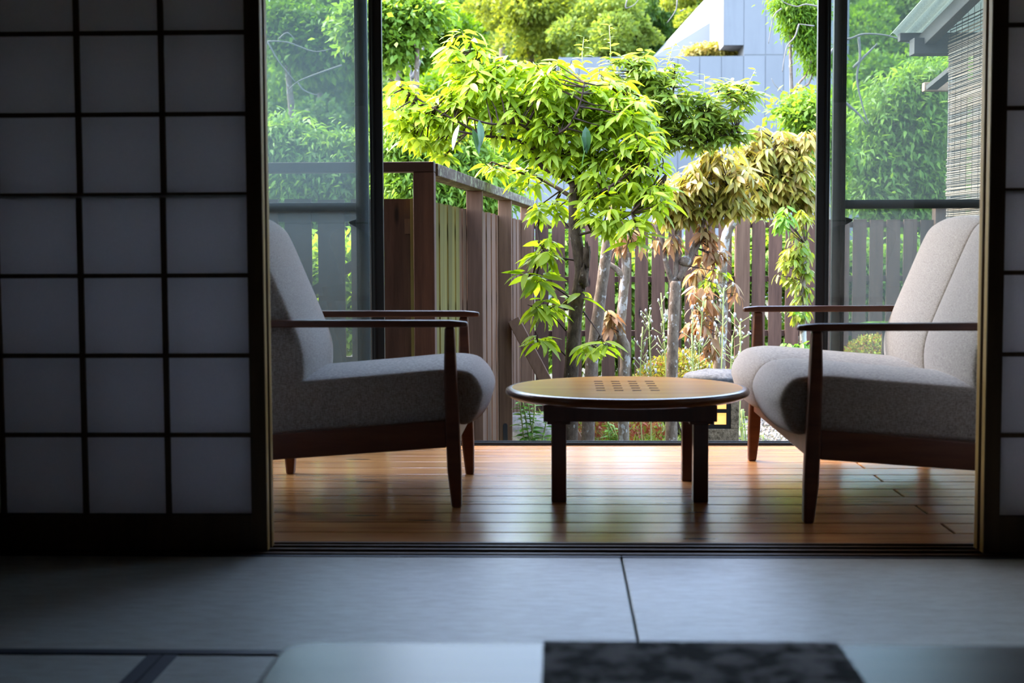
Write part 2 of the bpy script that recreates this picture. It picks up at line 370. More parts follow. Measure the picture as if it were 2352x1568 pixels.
# veranda boards, one object each; every second row ends on one line under the loveseat
y = D + .134; row = 0; pitch = .1588
rows_end = SILL - .035
nrow = int(round((rows_end - y)/pitch)); pitch = (rows_end - y)/nrow
me_cache = {}
for i in range(nrow):
    y0 = y + i*pitch
    cuts = [VX0, 1.168, VX1] if i % 2 == 1 else [VX0, -1.45 + .06*(i % 3), VX1]
    for a, b in zip(cuts[:-1], cuts[1:]):
        key = (round(a, 3), round(b, 3))
        if key not in me_cache:
            me_cache[key] = MB().box(-(b-a)/2 + .003, (b-a)/2 - .003, .0034, pitch - .0034, -.028, 0).mesh('plank')
            me_cache[key].materials.append(M['plank'])
        p = link('plank', me_cache[key], None, vf, ((a+b)/2, y0, 0)); bev(p, .003, 2)
# tatami mats with cloth borders
def mat_(x0, x1, y0, y1, along, label):
    t = thing('tatami_mat', label, 'mat', ((x0+x1)/2, (y0+y1)/2, -.055), 'tatami mats of the room')
    g = .002; hw = .032
    child(box('straw_top', M['tatami'], x0 + g, x1 - g, y0 + g, y1 - g, -.055, -.001, bevel=.004), t)
    if along == 'x': strips = [(x0+g, x1-g, y0+g, y0+hw), (x0+g, x1-g, y1-hw*.6, y1-g)]
    else: strips = [(x0+g, x0+hw, y0+g, y1-g), (x1-hw, x1-g, y0+g, y1-g)]
    for s in strips: child(box('border', M['heri'], *s, -.02, .0008), t)
mat_(-1.75, .169, 2.915, D - .032, 'x', 'tatami mat running along the paper screens, half in their shadow')
mat_(.169, 2.09, 2.915, D - .032, 'x', 'tatami mat running along the screens, in front of the loveseat')
mat_(-1.75, -.833, 1.09, 2.911, 'y', 'dark brownish tatami mat in the near corner, cloth border beside the low table')
mat_(-.833, .085, 1.09, 2.911, 'y', 'tatami mat under the corner of the low lacquered table')
mat_(.085, 1.0, 1.09, 2.911, 'y', 'tatami mat hidden under the middle of the low table')
mat_(1.0, 2.09, 1.09, 2.911, 'y', 'tatami mat beyond the far end of the low table')

# paper screens
def shoji(name, label, x0, x1, yf, open_side, parentgroup):
    t = thing(name, label, 'paper screen', ((x0+x1)/2, yf, 0), parentgroup)
    def add(n, *b, m='shoji_wood', bevel=.0015): child(box(n, M[m], *b, bevel=bevel), t)
    sw = .043; z0, z1 = .107, .107 + .22276*7; zs = .998
    yb = yf + .03
    add('stile', x0, x0 + sw, yf, yb, .002, z1 + .05); add('stile', x1 - sw, x1, yf, yb, .002, z1 + .05)
    add('bottom_rail', x0 + sw, x1 - sw, yf + .001, yb, .002, z0); add('top_rail', x0 + sw, x1 - sw, yf + .001, yb, z1, z1 + .05)
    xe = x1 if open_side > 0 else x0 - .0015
    for dy in (.003, .018): add('lit_edge_strip', xe, xe + .0015, yf + dy, yf + dy + .010, .004, z1 + .05, m='shoji_lit_edge', bevel=0)  # daylight along the open edge, painted as golden strips
    sash = {}
    for sn in ('lower_sash', 'upper_sash'):
        e = bpy.data.objects.new(sn, None); C.objects.link(e); e.empty_display_size = .05; child(e, t); e.location = (0, 0, 0); sash[sn] = e
    def sub(sn, n_, *b, m='shoji_wood'): child(box(n_, M[m], *b), sash[sn])
    ixa, ixb = x0 + sw, x1 - sw; n = 4
    if open_side > 0: xs = [x1 - sw - .235*k for k in range(1, n)]
    else: xs = [x0 + sw + .235*k for k in range(1, n)]
    xs = sorted(x for x in xs if ixa + .05 < x < ixb - .05)
    def fr(z): return yf + .004 if z < zs - .001 else yf + .016
    for k in range(1, 7):
        z = z0 + .22276*k; h = .006 if abs(z - zs) > .01 else .0075
        yy = fr(z - .0001) if abs(z - zs) < .01 else fr(z)
        sub('lower_sash' if z < zs + .001 else 'upper_sash', 'lattice_bar', ixa, ixb, yy, yy + .011, z - h, z + h)
    for x in xs:
        sub('lower_sash', 'lattice_bar', x - .0075, x + .0075, yf + .0045, yf + .0145, z0, zs - .007)
        sub('upper_sash', 'lattice_bar', x - .0075, x + .0075, yf + .0165, yf + .0265, zs + .007, z1)
    ex = [ixa] + xs + [ixb]
    for a, b in zip(ex[:-1], ex[1:]):
        for k in range(7):
            za = z0 + .22276*k; yy = yf + .0152 if za < zs - .01 else yf + .0272
            sub('lower_sash' if za < zs - .01 else 'upper_sash', 'paper_pane', a, b, yy, yy + .0006, za, za + .22276, m='paper')
    return t
shoji('shoji_screen', 'sliding paper screen with dark lattice beside the armchair', -1.725, -.820, D, 1, 'sliding paper screens')
shoji('shoji_screen', 'second paper screen slid behind the one beside the armchair', -1.725, -.818, D + .050, 1, 'sliding paper screens')
shoji('shoji_screen', 'sliding paper screen covering the rear of the loveseat', 1.166, 2.07, D, -1, 'sliding paper screens')
shoji('shoji_screen', 'second paper screen slid behind the one covering the loveseat', 1.164, 2.07, D + .050, -1, 'sliding paper screens')

# glass doors and insect screens in black aluminium
def door(n, x0, x1, y, lead, pane, rail, label, latch):
    t = bpy.data.objects.new(n, None); C.objects.link(t); t.location = ((x0+x1)/2, y, 0); structure(t, label)
    def add(nm, *b, m='black_metal', bevel=.002): return child(box(nm, M[m], *b, bevel=bevel), t)
    sw = .055; dy = .028
    add('stile', x0, x0 + sw, y, y + dy, .012, 2.05); add('stile', x1 - sw, x1, y, y + dy, .012, 2.05)
    for x in (x0 + sw*.72, x1 - sw*.72): add('ridge', x - .004, x + .004, y - .004, y, .012, 2.05, bevel=.001)
    add('rail', x0 + sw, x1 - sw, y, y + dy, .012, .07); add('rail', x0 + sw, x1 - sw, y, y + dy, 2.0, 2.05)
    if rail: add('rail', x0 + sw, x1 - sw, y + .002, y + dy - .002, 1.008, 1.046)
    zz = [.07, 1.008, 1.046, 2.0] if rail else [.07, 2.0]
    for a, b in zip(zz[::2], zz[1::2]): add(pane, x0 + sw, x1 - sw, y + dy/2, y + dy/2 + .003, a, b, m=('glass_dusty' if n == 'door_1' else 'glass') if pane == 'glass_pane' else 'screen', bevel=0)
    if latch:
        xx = x1 - sw if lead > 0 else x0 + sw; s = -1 if lead > 0 else 1
        lt = MB().prism([(xx, .972), (xx + s*.028, .963), (xx + s*.028, .956), (xx, .94)], 'y', y - .016, y + .006).build('latch', M['black_metal']); child(lt, t)
door('door_1', -1.72, -.755, SILL, 1, 'glass_pane', False, 'glass sliding door pushed aside behind the armchair', False)
door('door_2', -1.79, -.822, SILL + .034, 1, 'screen_mesh', True, 'insect screen door with middle rail behind the glass door by the armchair', True)
door('door_3', 1.090, 2.05, SILL, -1, 'glass_pane', False, 'glass sliding door pushed aside behind the loveseat', False)
door('door_4', 1.164, 2.12, SILL + .034, -1, 'screen_mesh', True, 'insect screen door with middle rail behind the loveseat', True)
def added_end_window(n, x, label):  # windows added at the unseen veranda ends to let in more daylight
    t = bpy.data.objects.new(n, None); C.objects.link(t); t.location = (x, 5.0, .12); structure(t, label)
    y0, y1, z0, z1 = 5.132, SILL - .062, .122, 2.138
    for nm, b in (('frame', (y0, y0 + .04, z0, z1)), ('frame', (y1 - .04, y1, z0, z1)), ('frame', ((y0+y1)/2 - .025, (y0+y1)/2 + .025, z0, z1)), ('rail', (y0 + .04, y1 - .04, z0, z0 + .05)), ('rail', (y0 + .04, y1 - .04, z1 - .05, z1))):
        child(box(nm, M['black_metal'], x - .02, x + .02, *b), t)
    for a, b in ((y0 + .04, (y0+y1)/2 - .025), ((y0+y1)/2 + .025, y1 - .04)): child(box('glass_pane', M['glass'], x - .002, x + .002, a, b, z0 + .05, z1 - .05), t)
added_end_window('added_window_1', VX0 - .05, 'tall window added for daylight at the unseen veranda end behind the armchair')
added_end_window('added_window_2', VX1 + .05, 'tall window added for daylight at the unseen veranda end behind the loveseat')
sl = structure(box('trim_3', M['grey_track'], VX0, VX1, SILL - .03, SILL + .075, -.05, .002))
for y in (SILL - .02, SILL + .012, SILL + .046): box('ridge', M['black_metal'], VX0, VX1, y, y + .006, .002, .010, sl)

# ------------------------------------------------------------------ armchair and loveseat
def crom(P, n):
    out = []; N = len(P)
    for i in range(N):
        p0, p1, p2, p3 = (Vector((*P[(i+k-1) % N], 0)) for k in range(4))
        for j in range(n):
            t = j/n
            q = .5*((2*p1) + (p2-p0)*t + (2*p0-5*p1+4*p2-p3)*t*t + (3*p1-p0-3*p2+p3)*t**3); out.append((q.x, q.y))
    return out
def cushion(name, prof, toX, y0, y1, crown, m, parent, edge=.012):
    pr = crom(prof, 4); n = len(pr); cx = sum(p[0] for p in pr)/n; cz = sum(p[1] for p in pr)/n
    nor = []
    for i in range(n):
        a, b = Vector(pr[i-1]), Vector(pr[(i+1) % n]); t = (b-a).normalized(); q = Vector((t.y, -t.x))
        if q.dot(Vector(pr[i]) - Vector((cx, cz))) < 0: q = -q
        nor.append(q)
    hw = (y1-y0)/2; ym = (y0+y1)/2; mb = MB()
    st = [(-hw, edge*.9), (-hw + edge*.12, edge*.45), (-hw + edge*.45, edge*.12), (-hw + edge, 0)]
    mids = [(-hw + edge) + (2*hw - 2*edge)*k/14 for k in range(1, 14)]
    st = st + [(v, 0) for v in mids] + [(-v, e) for v, e in st[::-1]]
    V = []
    for v, e in st:
        k = crown*(1 - abs(v/hw)**2.6)
        for (pu, pz), q in zip(pr, nor):
            wgt = max(0, max(q.y, -q.x))**1.0
            d = k*wgt - e
            V.append((toX(pu + q.x*d), ym + v, pz + q.y*d))
    ns = len(st)
    F = [(i*n + k, i*n + (k+1) % n, (i+1)*n + (k+1) % n, (i+1)*n + k) for i in range(ns-1) for k in range(n)]
    mb.add(V, F, True); mb.add(V[:n], [tuple(range(n))]); mb.add(V[-n:], [tuple(range(n))])
    o = mb.build(name, m, None)
    bm_fix(o); child(o, parent); return o
import bmesh
def bm_fix(o):
    b = bmesh.new(); b.from_mesh(o.data); bmesh.ops.remove_doubles(b, verts=b.verts, dist=1e-6); bmesh.ops.recalc_face_normals(b, faces=b.faces); b.to_mesh(o.data); b.free()
SEAT = [(.0,.380),(.006,.338),(.022,.296),(.056,.268),(.13,.272),(.45,.255),(.74,.236),(.76,.30),(.75,.40),(.59,.410),(.32,.432),(.15,.447),(.075,.446),(.028,.430)]
BACK = [(.603,.405),(.590,.455),(.598,.53),(.635,.63),(.685,.75),(.735,.868),(.765,.918),(.805,.938),(.845,.926),(.868,.885),(.82,.72),(.765,.52),(.735,.40),(.67,.392)]
def lounge(name, label, cat, toX, ya, yb, lobes):
    t = thing(name, label, cat, (toX(.4), (ya+yb)/2, 0))
    W = M['dark_wood']
    sgn = 1 if toX(1) > toX(0) else -1
    def poly(nm, pts, y0, y1, bevel=.004):
        o = MB().prism([(toX(u), z) for u, z in pts], 'y', y0, y1).build(nm, W); bm_fix(o)
        if bevel: bev(o, bevel, 2)
        child(o, t)
    for s, yy in ((1, ya), (-1, yb)):
        y0, y1 = yy - .02, yy + .02
        poly('leg', [(.066,0),(.098,0),(.112,.12),(.117,.25),(.121,.45),(.118,.592),(.086,.592),(.080,.45),(.070,.25),(.066,.12)], y0, y1, .007)
        poly('leg', [(.775,0),(.745,0),(.735,.14),(.765,.35),(.845,.592),(.885,.592),(.815,.35),(.79,.16)], y0, y1, .007)
        poly('side_rail', [(.115,.288),(.80,.232),(.80,.148),(.115,.197)], y0 + .006, y1 - .006, .004)
        # armrest with a narrowed tip
        a0, a1 = (yy - .032, yy + .028) if s > 0 else (yy - .028, yy + .032)
        top = [(.043, yy - .014), (.062, a0 + .006), (.10, a0), (.95, a0 + .006), (.95, a1 - .006), (.10, a1), (.062, a1 - .006), (.043, yy + .014)]
        mb = MB(); n = len(top)
        def zt(u): return .617 - max(0, (.085 - u))*.22
        V = [(toX(u), q, .592) for u, q in top] + [(toX(u), q, zt(u)) for u, q in top]
        mb.add(V, [tuple(range(n)), tuple(range(n, 2*n))] + [(i, (i+1) % n, n + (i+1) % n, n + i) for i in range(n)])
        o = mb.build('armrest', W); bm_fix(o); bev(o, .006, 3); child(o, t)
    poly('front_rail', [(.085,.282),(.108,.282),(.108,.197),(.085,.197)], ya + .02, yb - .02, .003)
    poly('rear_rail', [(.775,.235),(.80,.235),(.80,.15),(.775,.15)], ya + .02, yb - .02, .003)
    poly('back_rail', [(.868,.60),(.890,.60),(.905,.66),(.883,.66)], ya - .015, yb + .015, .003)
    e0, e1 = ya + .027, yb - .027; wd = (e1 - e0)/lobes
    for k in range(lobes):
        y0, y1 = e0 + wd*k, e0 + wd*(k+1)
        cushion('seat_cushion', SEAT, toX, y0, y1, .026, M['fabric'], t, .012 if lobes == 1 else .018)
        cushion('back_cushion', BACK, toX, y0, y1, .022, M['fabric'], t, .016)
    return t
lounge('armchair', 'grey fabric armchair with dark wooden arms facing the loveseat', 'armchair', lambda u: -.256 - u, 4.62, 5.30, 1)
lounge('loveseat', 'wide two-seat greige fabric sofa with dark wooden arms', 'sofa', lambda u: .682 + u, 4.365, 5.645, 2)

# ------------------------------------------------------------------ round coffee table
tx, ty, tz = .234, 4.95, .352
tb = thing('coffee_table', 'round glossy brown coffee table with rows of dark inlaid slots', 'table', (tx, ty, 0))
R = .424
o = MB().lathe([(R*.55, -.026), (R - .06, -.026), (R - .02, -.022), (R - .004, -.012), (R, -.003), (R - .003, .006), (R - .012, .0105), (R - .022, .0115)], (tx, ty, tz), 96).build('rim', M['table_rim'])
bm_fix(o); child(o, tb)
o = MB().lathe([(R - .0225, .004), (R - .0225, .0105), (R - .024, .0118)], (tx, ty, tz), 96).build('top', M['table_top']); bm_fix(o); child(o, tb); top_ = o
for p in o.data.polygons: p.use_smooth = False
cols = [((1364.9, 1385.4), (1368.7, 1388.3)), ((1404.5, 1424.4), (1409.7, 1429.7)), ((1443.5, 1463.1), (1450.5, 1470.4)), ((1483.1, 1502.7), (1491.6, 1512.4))]
zt = tz + .0118
for (a, b), (c, d) in cols:
    p0, p1, q0, q1 = atz(a, 875.4, zt), atz(b, 875.4, zt), atz(c, 896.2, zt), atz(d, 896.2, zt)
    xc = (p0.x + p1.x + q0.x + q1.x)/4; hw = (p1.x - p0.x + q1.x - q0.x)/4
    for k in range(5):
        yy = p0.y + (q0.y - p0.y)*k/4
        child(box('slot', M['slot'], xc - hw, xc + hw, yy - .011, yy + .011, zt - .004, zt + .0004), top_)
x0, x1, y0, y1 = -.028, .494, 4.71, 5.19
for lx in (x0, x1 - .05):
    for ly in (y0, y1 - .05):
        child(box('leg', M['table_wood'], lx, lx + .05, ly, ly + .05, 0, .272, bevel=.003), tb)
        child(box('corner_block', M['table_wood'], lx - .014, lx + .064, ly - .014, ly + .064, .262, .272, bevel=.002), tb)
for nm, b in (('apron', (x0 - .026, x1 + .026, y0 - .022, y0 + .01)), ('apron', (x0 - .026, x1 + .026, y1 - .01, y1 + .022)), ('apron', (x0 - .026, x0 + .006, y0 + .01, y1 - .01)), ('apron', (x1 - .006, x1 + .026, y0 + .01, y1 - .01))):
    child(box(nm, M['table_wood'], *b, .272, .327, bevel=.002), tb)

# ------------------------------------------------------------------ low lacquered table in the room
lz = .33; lx0, lx1, ly0, ly1 = -.365, .715, .98, 1.846
lt = thing('low_table', 'low glossy brown table nearest the viewer, crossed by a dark runner', 'table', ((lx0+lx1)/2, (ly0+ly1)/2, 0))
def rrect(x0, x1, y0, y1, r, n=8):
    out = []
    for cx, cy, a0 in ((x1-r, y1-r, 0), (x0+r, y1-r, 90), (x0+r, y0+r, 180), (x1-r, y0+r, 270)):
        for k in range(n+1):
            a = math.radians(a0 + 90*k/n); out.append((cx + r*math.cos(a), cy + r*math.sin(a)))
    return out
o = MB().prism(rrect(lx0, lx1, ly0, ly1, .045), 'z', lz - .035, lz).build('top', M['low_table']); bm_fix(o); bev(o, .006, 3); child(o, lt)
for a in (lx0 + .08, lx1 - .14):
    for b in (ly0 + .07, ly1 - .13): child(box('leg', M['low_table'], a, a + .06, b, b + .06, .001, lz - .035, bevel=.004), lt)
child(box('apron', M['low_table'], lx0 + .10, lx1 - .10, ly1 - .10, ly1 - .08, lz - .09, lz - .035), lt)
def mk_runner():
    m, N, L, B = new_mat('runner_cloth'); f = noise_(N, L, coords(N, L, (1, 1, 1), False), 21, 3, .55)
    L.new(ramp(N, L, f, [(.43, (.008, .007, .008)), (.58, (.42, .38, .38))]), B.inputs['Base Color']); B.inputs['Roughness'].default_value = .9; B.inputs['Specular IOR Level'].default_value = .12; return m
rn = box('table_runner', mk_runner(), -.022, .362, ly0 + .002, ly1 - .004, lz + .0005, lz + .0035)
tag(rn, 'dark mottled cloth runner lying across the low table', 'runner')

# ------------------------------------------------------------------ garden ground and fences
GZ = -.65
gx = np.linspace(-9, 12, 64); gy = np.linspace(SILL + .08, 31, 70)
V = [(x, y, GZ + .05*mnoise.noise(Vector((x*.9, y*.9, 0))) + (max(0, y - 13)*.02)) for y in gy for x in gx]
F = [(j*64 + i, j*64 + i + 1, (j+1)*64 + i + 1, (j+1)*64 + i) for j in range(69) for i in range(63)]
o = MB().add(V, F, True).build('ground', M['soil']); structure(o)
def gz(x, y): return GZ + .05*mnoise.noise(Vector((x*.9, y*.9, 0))) + (max(0, y - 13)*.02)

def side_x(y): return -.67 + .066*(y - 6.6)
sf = thing('side_fence', 'brown slatted fence with a weathered handrail running into the garden', 'fence', (side_x(9.3), 9.3, GZ))
ang = math.atan(.066)
slat_me = MB().box(-.011, .011, -.070, .070, -1.62, 0).mesh('slat')
slat_me2 = slat_me.copy()
slat_me.materials.append(M['fence_pale']); slat_me2.materials.append(M['fence_moss'])
yy = 6.70; k = 0
while yy < 12.45:
    x = side_x(yy) - .016 + (.007 if k % 2 else 0)
    moss = yy < 8.05
    s = link('slat', slat_me2 if moss else slat_me, None, None, (x, yy, 1.08 + random.uniform(-.006, .006)), (0, 0, -ang)); child(s, sf)
    yy += .148; k += 1
for i, yy in enumerate((8.45, 10.17, 11.9)):
    x = side_x(yy)
    o = MB().box(0, .094, -.047, .047, GZ - .1 if i else GZ - .1, 1.185).build('post', M['fence_pale'], None, .004); o.location = (x, yy, 0); child(o, sf)
    if i == 1:
        pl = MB().prism([(x + .045 + .017*math.cos(a) , -.47 + (.045 if math.sin(a) > 0 else -.10) + .017*math.sin(a)) for a in [j*math.pi/6 for j in range(12)]], 'y', yy - .052, yy - .047).build('bracket', M['grey_track']); child(pl, sf)
for z in (.95, .52, .02):
    child(MB().beam((side_x(6.65) - .042, 6.65, z), (side_x(12.4) - .042, 12.4, z), .03, .07).build('rail', M['fence_pale']), sf)
child(MB().beam((side_x(6.62) + .052, 6.66, 1.213), (side_x(11.95) + .052, 11.95, 1.213), .104, .058).build('handrail', M['rail_weather'], None, .004), sf)
a = at(1180, 735, 10.1); b = at(1345, 1050, 9.9)
child(MB().beam(a, b, .09, .085, (1, 0, .4)).build('brace', M['fence_pale'], None, .004), sf)

ff = thing('front_fence', 'dark brown board fence with a top rail behind the armchair', 'fence', (-1.6, 6.65, GZ))
o = MB().box(-.673, -.576, 6.56, 6.66, GZ - .05, 1.197).build('corner_post', M['fence'], None, .004); child(o, ff)
o = MB().box(-4.0, -.576, 6.555, 6.66, 1.198, 1.244).build('handrail', M['rail'], None, .004); child(o, ff)
sl2 = MB().box(-.0625, .0625, -.011, .011, -1.68, 0).mesh('slat'); sl2.materials.append(M['fence'])
x = -.760
while x > -3.2:
    child(link('slat', sl2, None, None, (x, 6.685, 1.078 + random.uniform(-.004, .004))), ff); x -= .1565
for z in (1.01, .3, -.3): child(box('rail', M['fence'], -4.0, -.673, 6.70, 6.74, z - .035, z + .035), ff)
child(MB().beam((-1.7, 6.76, .30), (-.75, 6.76, .92), .04, .09, (0, 1, 0)).build('brace', M['fence']), ff)
child(box('post', M['fence'], -2.4, -2.3, 6.70, 6.80, GZ - .05, 1.19), ff)

BF = 12.5
bf = thing('back_fence', 'brown picket fence closing the far end of the garden', 'fence', (1.6, BF, GZ))
pk = MB().box(-.0575, .0575, -.011, .011, -1.68, 0).mesh('picket'); pk.materials.append(M['fence'])
x = -.30; px_post = at(1704, 600, BF).x
while x < 5.2:
    if abs(x - px_post) > .06:
        child(link('picket', pk, None, None, (x, BF, 1.078 + random.uniform(-.006, .006))), bf)
    x += .1455
for z in (1.035, .565, .09, -.38): child(box('rail', M['fence'], -.35, 5.2, BF + .012, BF + .05, z - .025, z + .025), bf)
for xx, h in ((px_post, 1.15), (at(2158, 600, BF).x, 1.22), (-.28, 1.2), (at(2330, 600, BF).x, 1.15)):
    child(box('post', M['fence_pale'] if xx == px_post else M['fence'], xx - .06, xx + .06, BF - .07, BF + .05, GZ - .05, h, bevel=.004), bf)

# ------------------------------------------------------------------ foliage tools
def leaf_tpl(L=1.0, W=.28, droop=.35, fold=.18, n=5):
    V = []; F = []
    for i in range(n + 1):
        t = i/n; wd = W*.5*math.sin(math.pi*min(1, t*.96 + .03))**.75*(1 - .25*t) if 0 < i < n else 0
        x = L*t; z = -droop*L*t*t
        if i in (0, n): V.append((x, 0, z))
        else: V += [(x, 0, z - .0), (x, wd, z + fold*wd), (x, -wd, z + fold*wd)]
    idx = lambda i: 0 if i == 0 else 1 + (i-1)*3
    last = len(V) - 1
    for i in range(n):
        if i == 0: F += [(0, 1, 2), (0, 3, 1)]
        elif i == n-1: a = idx(i); F += [(a, last, a+1), (a, a+2, last)]
        else: a, b = idx(i), idx(i+1); F += [(a, b, b+1, a+1), (a, a+2, b+2, b)]
    return V, F
LT = [leaf_tpl(1, .35, .25), leaf_tpl(1, .30, .42), leaf_tpl(1, .38, .12), leaf_tpl(1, .32, .55)]
def leaf_matrix(p, d, size, roll):
    d = d.normalized(); up_ = Vector((0, 0, 1))
    if abs(d.z) > .98: up_ = Vector((random.uniform(-1, 1), random.uniform(-1, 1), .1))
    s = up_.cross(d).normalized(); u = d.cross(s)
    q = Quaternion(d, roll); s = q @ s; u = q @ u
    return Matrix(((d.x*size, s.x*size, u.x*size, p.x), (d.y*size, s.y*size, u.y*size, p.y), (d.z*size, s.z*size, u.z*size, p.z), (0, 0, 0, 1)))
def inst_mesh(name, tpl, mats4):
    V0 = np.array(tpl[0]); nv = len(V0); A = np.array([np.array(m) for m in mats4])
    P = np.einsum('nij,vj->nvi', A[:, :3, :3], V0) + A[:, None, :3, 3]
    nf = len(tpl[1]); N = len(mats4)
    ls = np.array([len(f) for f in tpl[1]]); lv = np.concatenate([np.array(f) for f in tpl[1]]); nl = len(lv)
    me = bpy.data.meshes.new(name)
    me.vertices.add(N*nv); me.vertices.foreach_set('co', P.reshape(-1))
    me.loops.add(N*nl); me.loops.foreach_set('vertex_index', (lv[None, :] + (np.arange(N)*nv)[:, None]).reshape(-1).astype(np.int32))
    me.polygons.add(N*nf); tot = np.tile(ls, N); st = np.concatenate([[0], np.cumsum(tot)[:-1]])
    me.polygons.foreach_set('loop_start', st.astype(np.int32))
    me.update(calc_edges=True); me.validate(); return me
def rdir(): 
    v = Vector((random.gauss(0, 1), random.gauss(0, 1), random.gauss(0, 1))); return v.normalized()
def in_blob(b, shell=.35):
    c, r = b; d = rdir(); k = random.uniform(shell, 1)**(1/2.2)
    return c + Vector((d.x*r.x, d.y*r.y, d.z*r.z))*k, d
def blobs_px(L, Y, depth=.8):
    out = []
    for b in L:
        px, py, rx, ry = b[:4]; yy = Y + (b[4] if len(b) > 4 else 0)
        c = at(px, py, yy); s = yy/FPX; out.append((c, Vector((rx*s, min(rx, ry)*s*depth + .05, ry*s))))
    return out
def pick(blobs):
    wgt = [r.x*r.z*(r.y**.5) for c, r in blobs]; return random.choices(blobs, wgt)[0]
def whorls(blobs, ntips, per, size, jitter=.35, droop=.45, spread=.9):
    """tips = branch ends; each carries a whorl of leaves that droop"""
    tips = []; mats = []
    for _ in range(ntips):
        b = pick(blobs); p, d = in_blob(b)
        ax = (Vector((d.x, d.y, max(.1, d.z + .5)))).normalized()
        tips.append((p, ax)); k = random.randint(per - 2, per + 2); ph = random.random()*6.28
        for i in range(k):
            t = ph + 6.283*i/k + random.uniform(-.3, .3)
            rad = Vector((math.cos(t), math.sin(t), 0))
            dirv = rad*spread + ax*.35 + Vector((0, 0, -droop + random.uniform(-jitter, jitter)))
            base = p + ax*random.uniform(-.05, .02)*1.0 + rad*.008
            mats.append(leaf_matrix(base, dirv, size*random.uniform(.65, 1.15), random.uniform(-.7, .7)))
    return tips, mats
leaf_me = {}
def tree_leaves(t, mats, m, n_obj=300, stuffname='foliage'):
    """the leaves nearest the eye are single parts; the rest one part"""
    mats = sorted(mats, key=lambda a: (a.translation - EYE).length - .35*a.to_scale()[0] + random.uniform(-.15, .15))
    near, rest = mats[:n_obj], mats[n_obj:]
    for a in near:
        k = random.randrange(len(LT)); key = (k, m.name)
        if key not in leaf_me:
            me = bpy.data.meshes.new('leaf'); me.from_pydata(LT[k][0], [], LT[k][1]); me.update(); me.materials.append(m); leaf_me[key] = me
        o = bpy.data.objects.new('leaf', leaf_me[key]); C.objects.link(o); o.parent = t
        o.matrix_parent_inverse = Matrix.Translation(-t.location); o.matrix_basis = a
    if rest:
        for k in range(len(LT)):
            sub = rest[k::len(LT)]
            if not sub: continue
            if k == 0: acc = []
            acc.append((LT[k], sub))
        me = merge_inst(stuffname, acc); o = link(stuffname, me, m); o['kind'] = 'stuff'; child(o, t)
def merge_inst(name, acc):
    V = []; LV = []; LS = []; off = 0
    for tpl, ms in acc:
        V0 = np.array(tpl[0]); nv = len(V0); A = np.array([np.array(m) for m in ms])
        P = np.einsum('nij,vj->nvi', A[:, :3, :3], V0) + A[:, None, :3, 3]; N = len(ms)
        lv = np.concatenate([np.array(f) for f in tpl[1]]); ls = np.array([len(f) for f in tpl[1]])
        V.append(P.reshape(-1, 3)); LV.append((lv[None, :] + (np.arange(N)*nv)[:, None]).reshape(-1) + off); LS.append(np.tile(ls, N)); off += N*nv
    V = np.concatenate(V); LV = np.concatenate(LV); LS = np.concatenate(LS)
    me = bpy.data.meshes.new(name); me.vertices.add(len(V)); me.vertices.foreach_set('co', V.reshape(-1))
    me.loops.add(len(LV)); me.loops.foreach_set('vertex_index', LV.astype(np.int32))
    me.polygons.add(len(LS)); me.polygons.foreach_set('loop_start', np.concatenate([[0], np.cumsum(LS)[:-1]]).astype(np.int32))
    me.update(calc_edges=True); me.validate(); return me
def smooth_path(P, n=4):
    P = [Vector(p) for p in P]; out = []
    for i in range(len(P) - 1):
        p0, p1, p2, p3 = P[max(i-1, 0)], P[i], P[i+1], P[min(i+2, len(P)-1)]
        for j in range(n):
            t = j/n; out.append(.5*((2*p1) + (p2-p0)*t + (2*p0-5*p1+4*p2-p3)*t*t + (3*p1-p0-3*p2+p3)*t**3))
    out.append(P[-1]); return out
def limb(mb, pts, Y, w0, w1, n=8, sub=4, wob=.06):
    """pts: (px, py[, dY]); w0, w1: diameter in metres"""
    P = smooth_path([at(p[0], p[1], Y + (p[2] if len(p) > 2 else 0)) for p in pts], sub)
    r = [(w0 + (w1-w0)*i/(len(P)-1))/2 for i in range(len(P))]; mb.tube(P, r, n, True, wob); return P
def twigs(mb, tips, nodes, r0=.006, r1=.0025, far=1.2):
    NP = np.array([tuple(n) for n in nodes])
    for p, ax in tips:
        d = np.linalg.norm(NP - np.array(tuple(p + Vector((0, 0, -.05)))), axis=1); j = int(np.argmin(d))
        if d[j] > far: continue
        q = Vector(NP[j]); mid = (p + q)/2 + Vector((0, 0, -.04*d[j])) + rdir()*.06*d[j]
        mb.tube([q, mid, p - ax*.02, p + ax*.01], [r0, (r0+r1)/2, r1, r1*.8], 5, False)

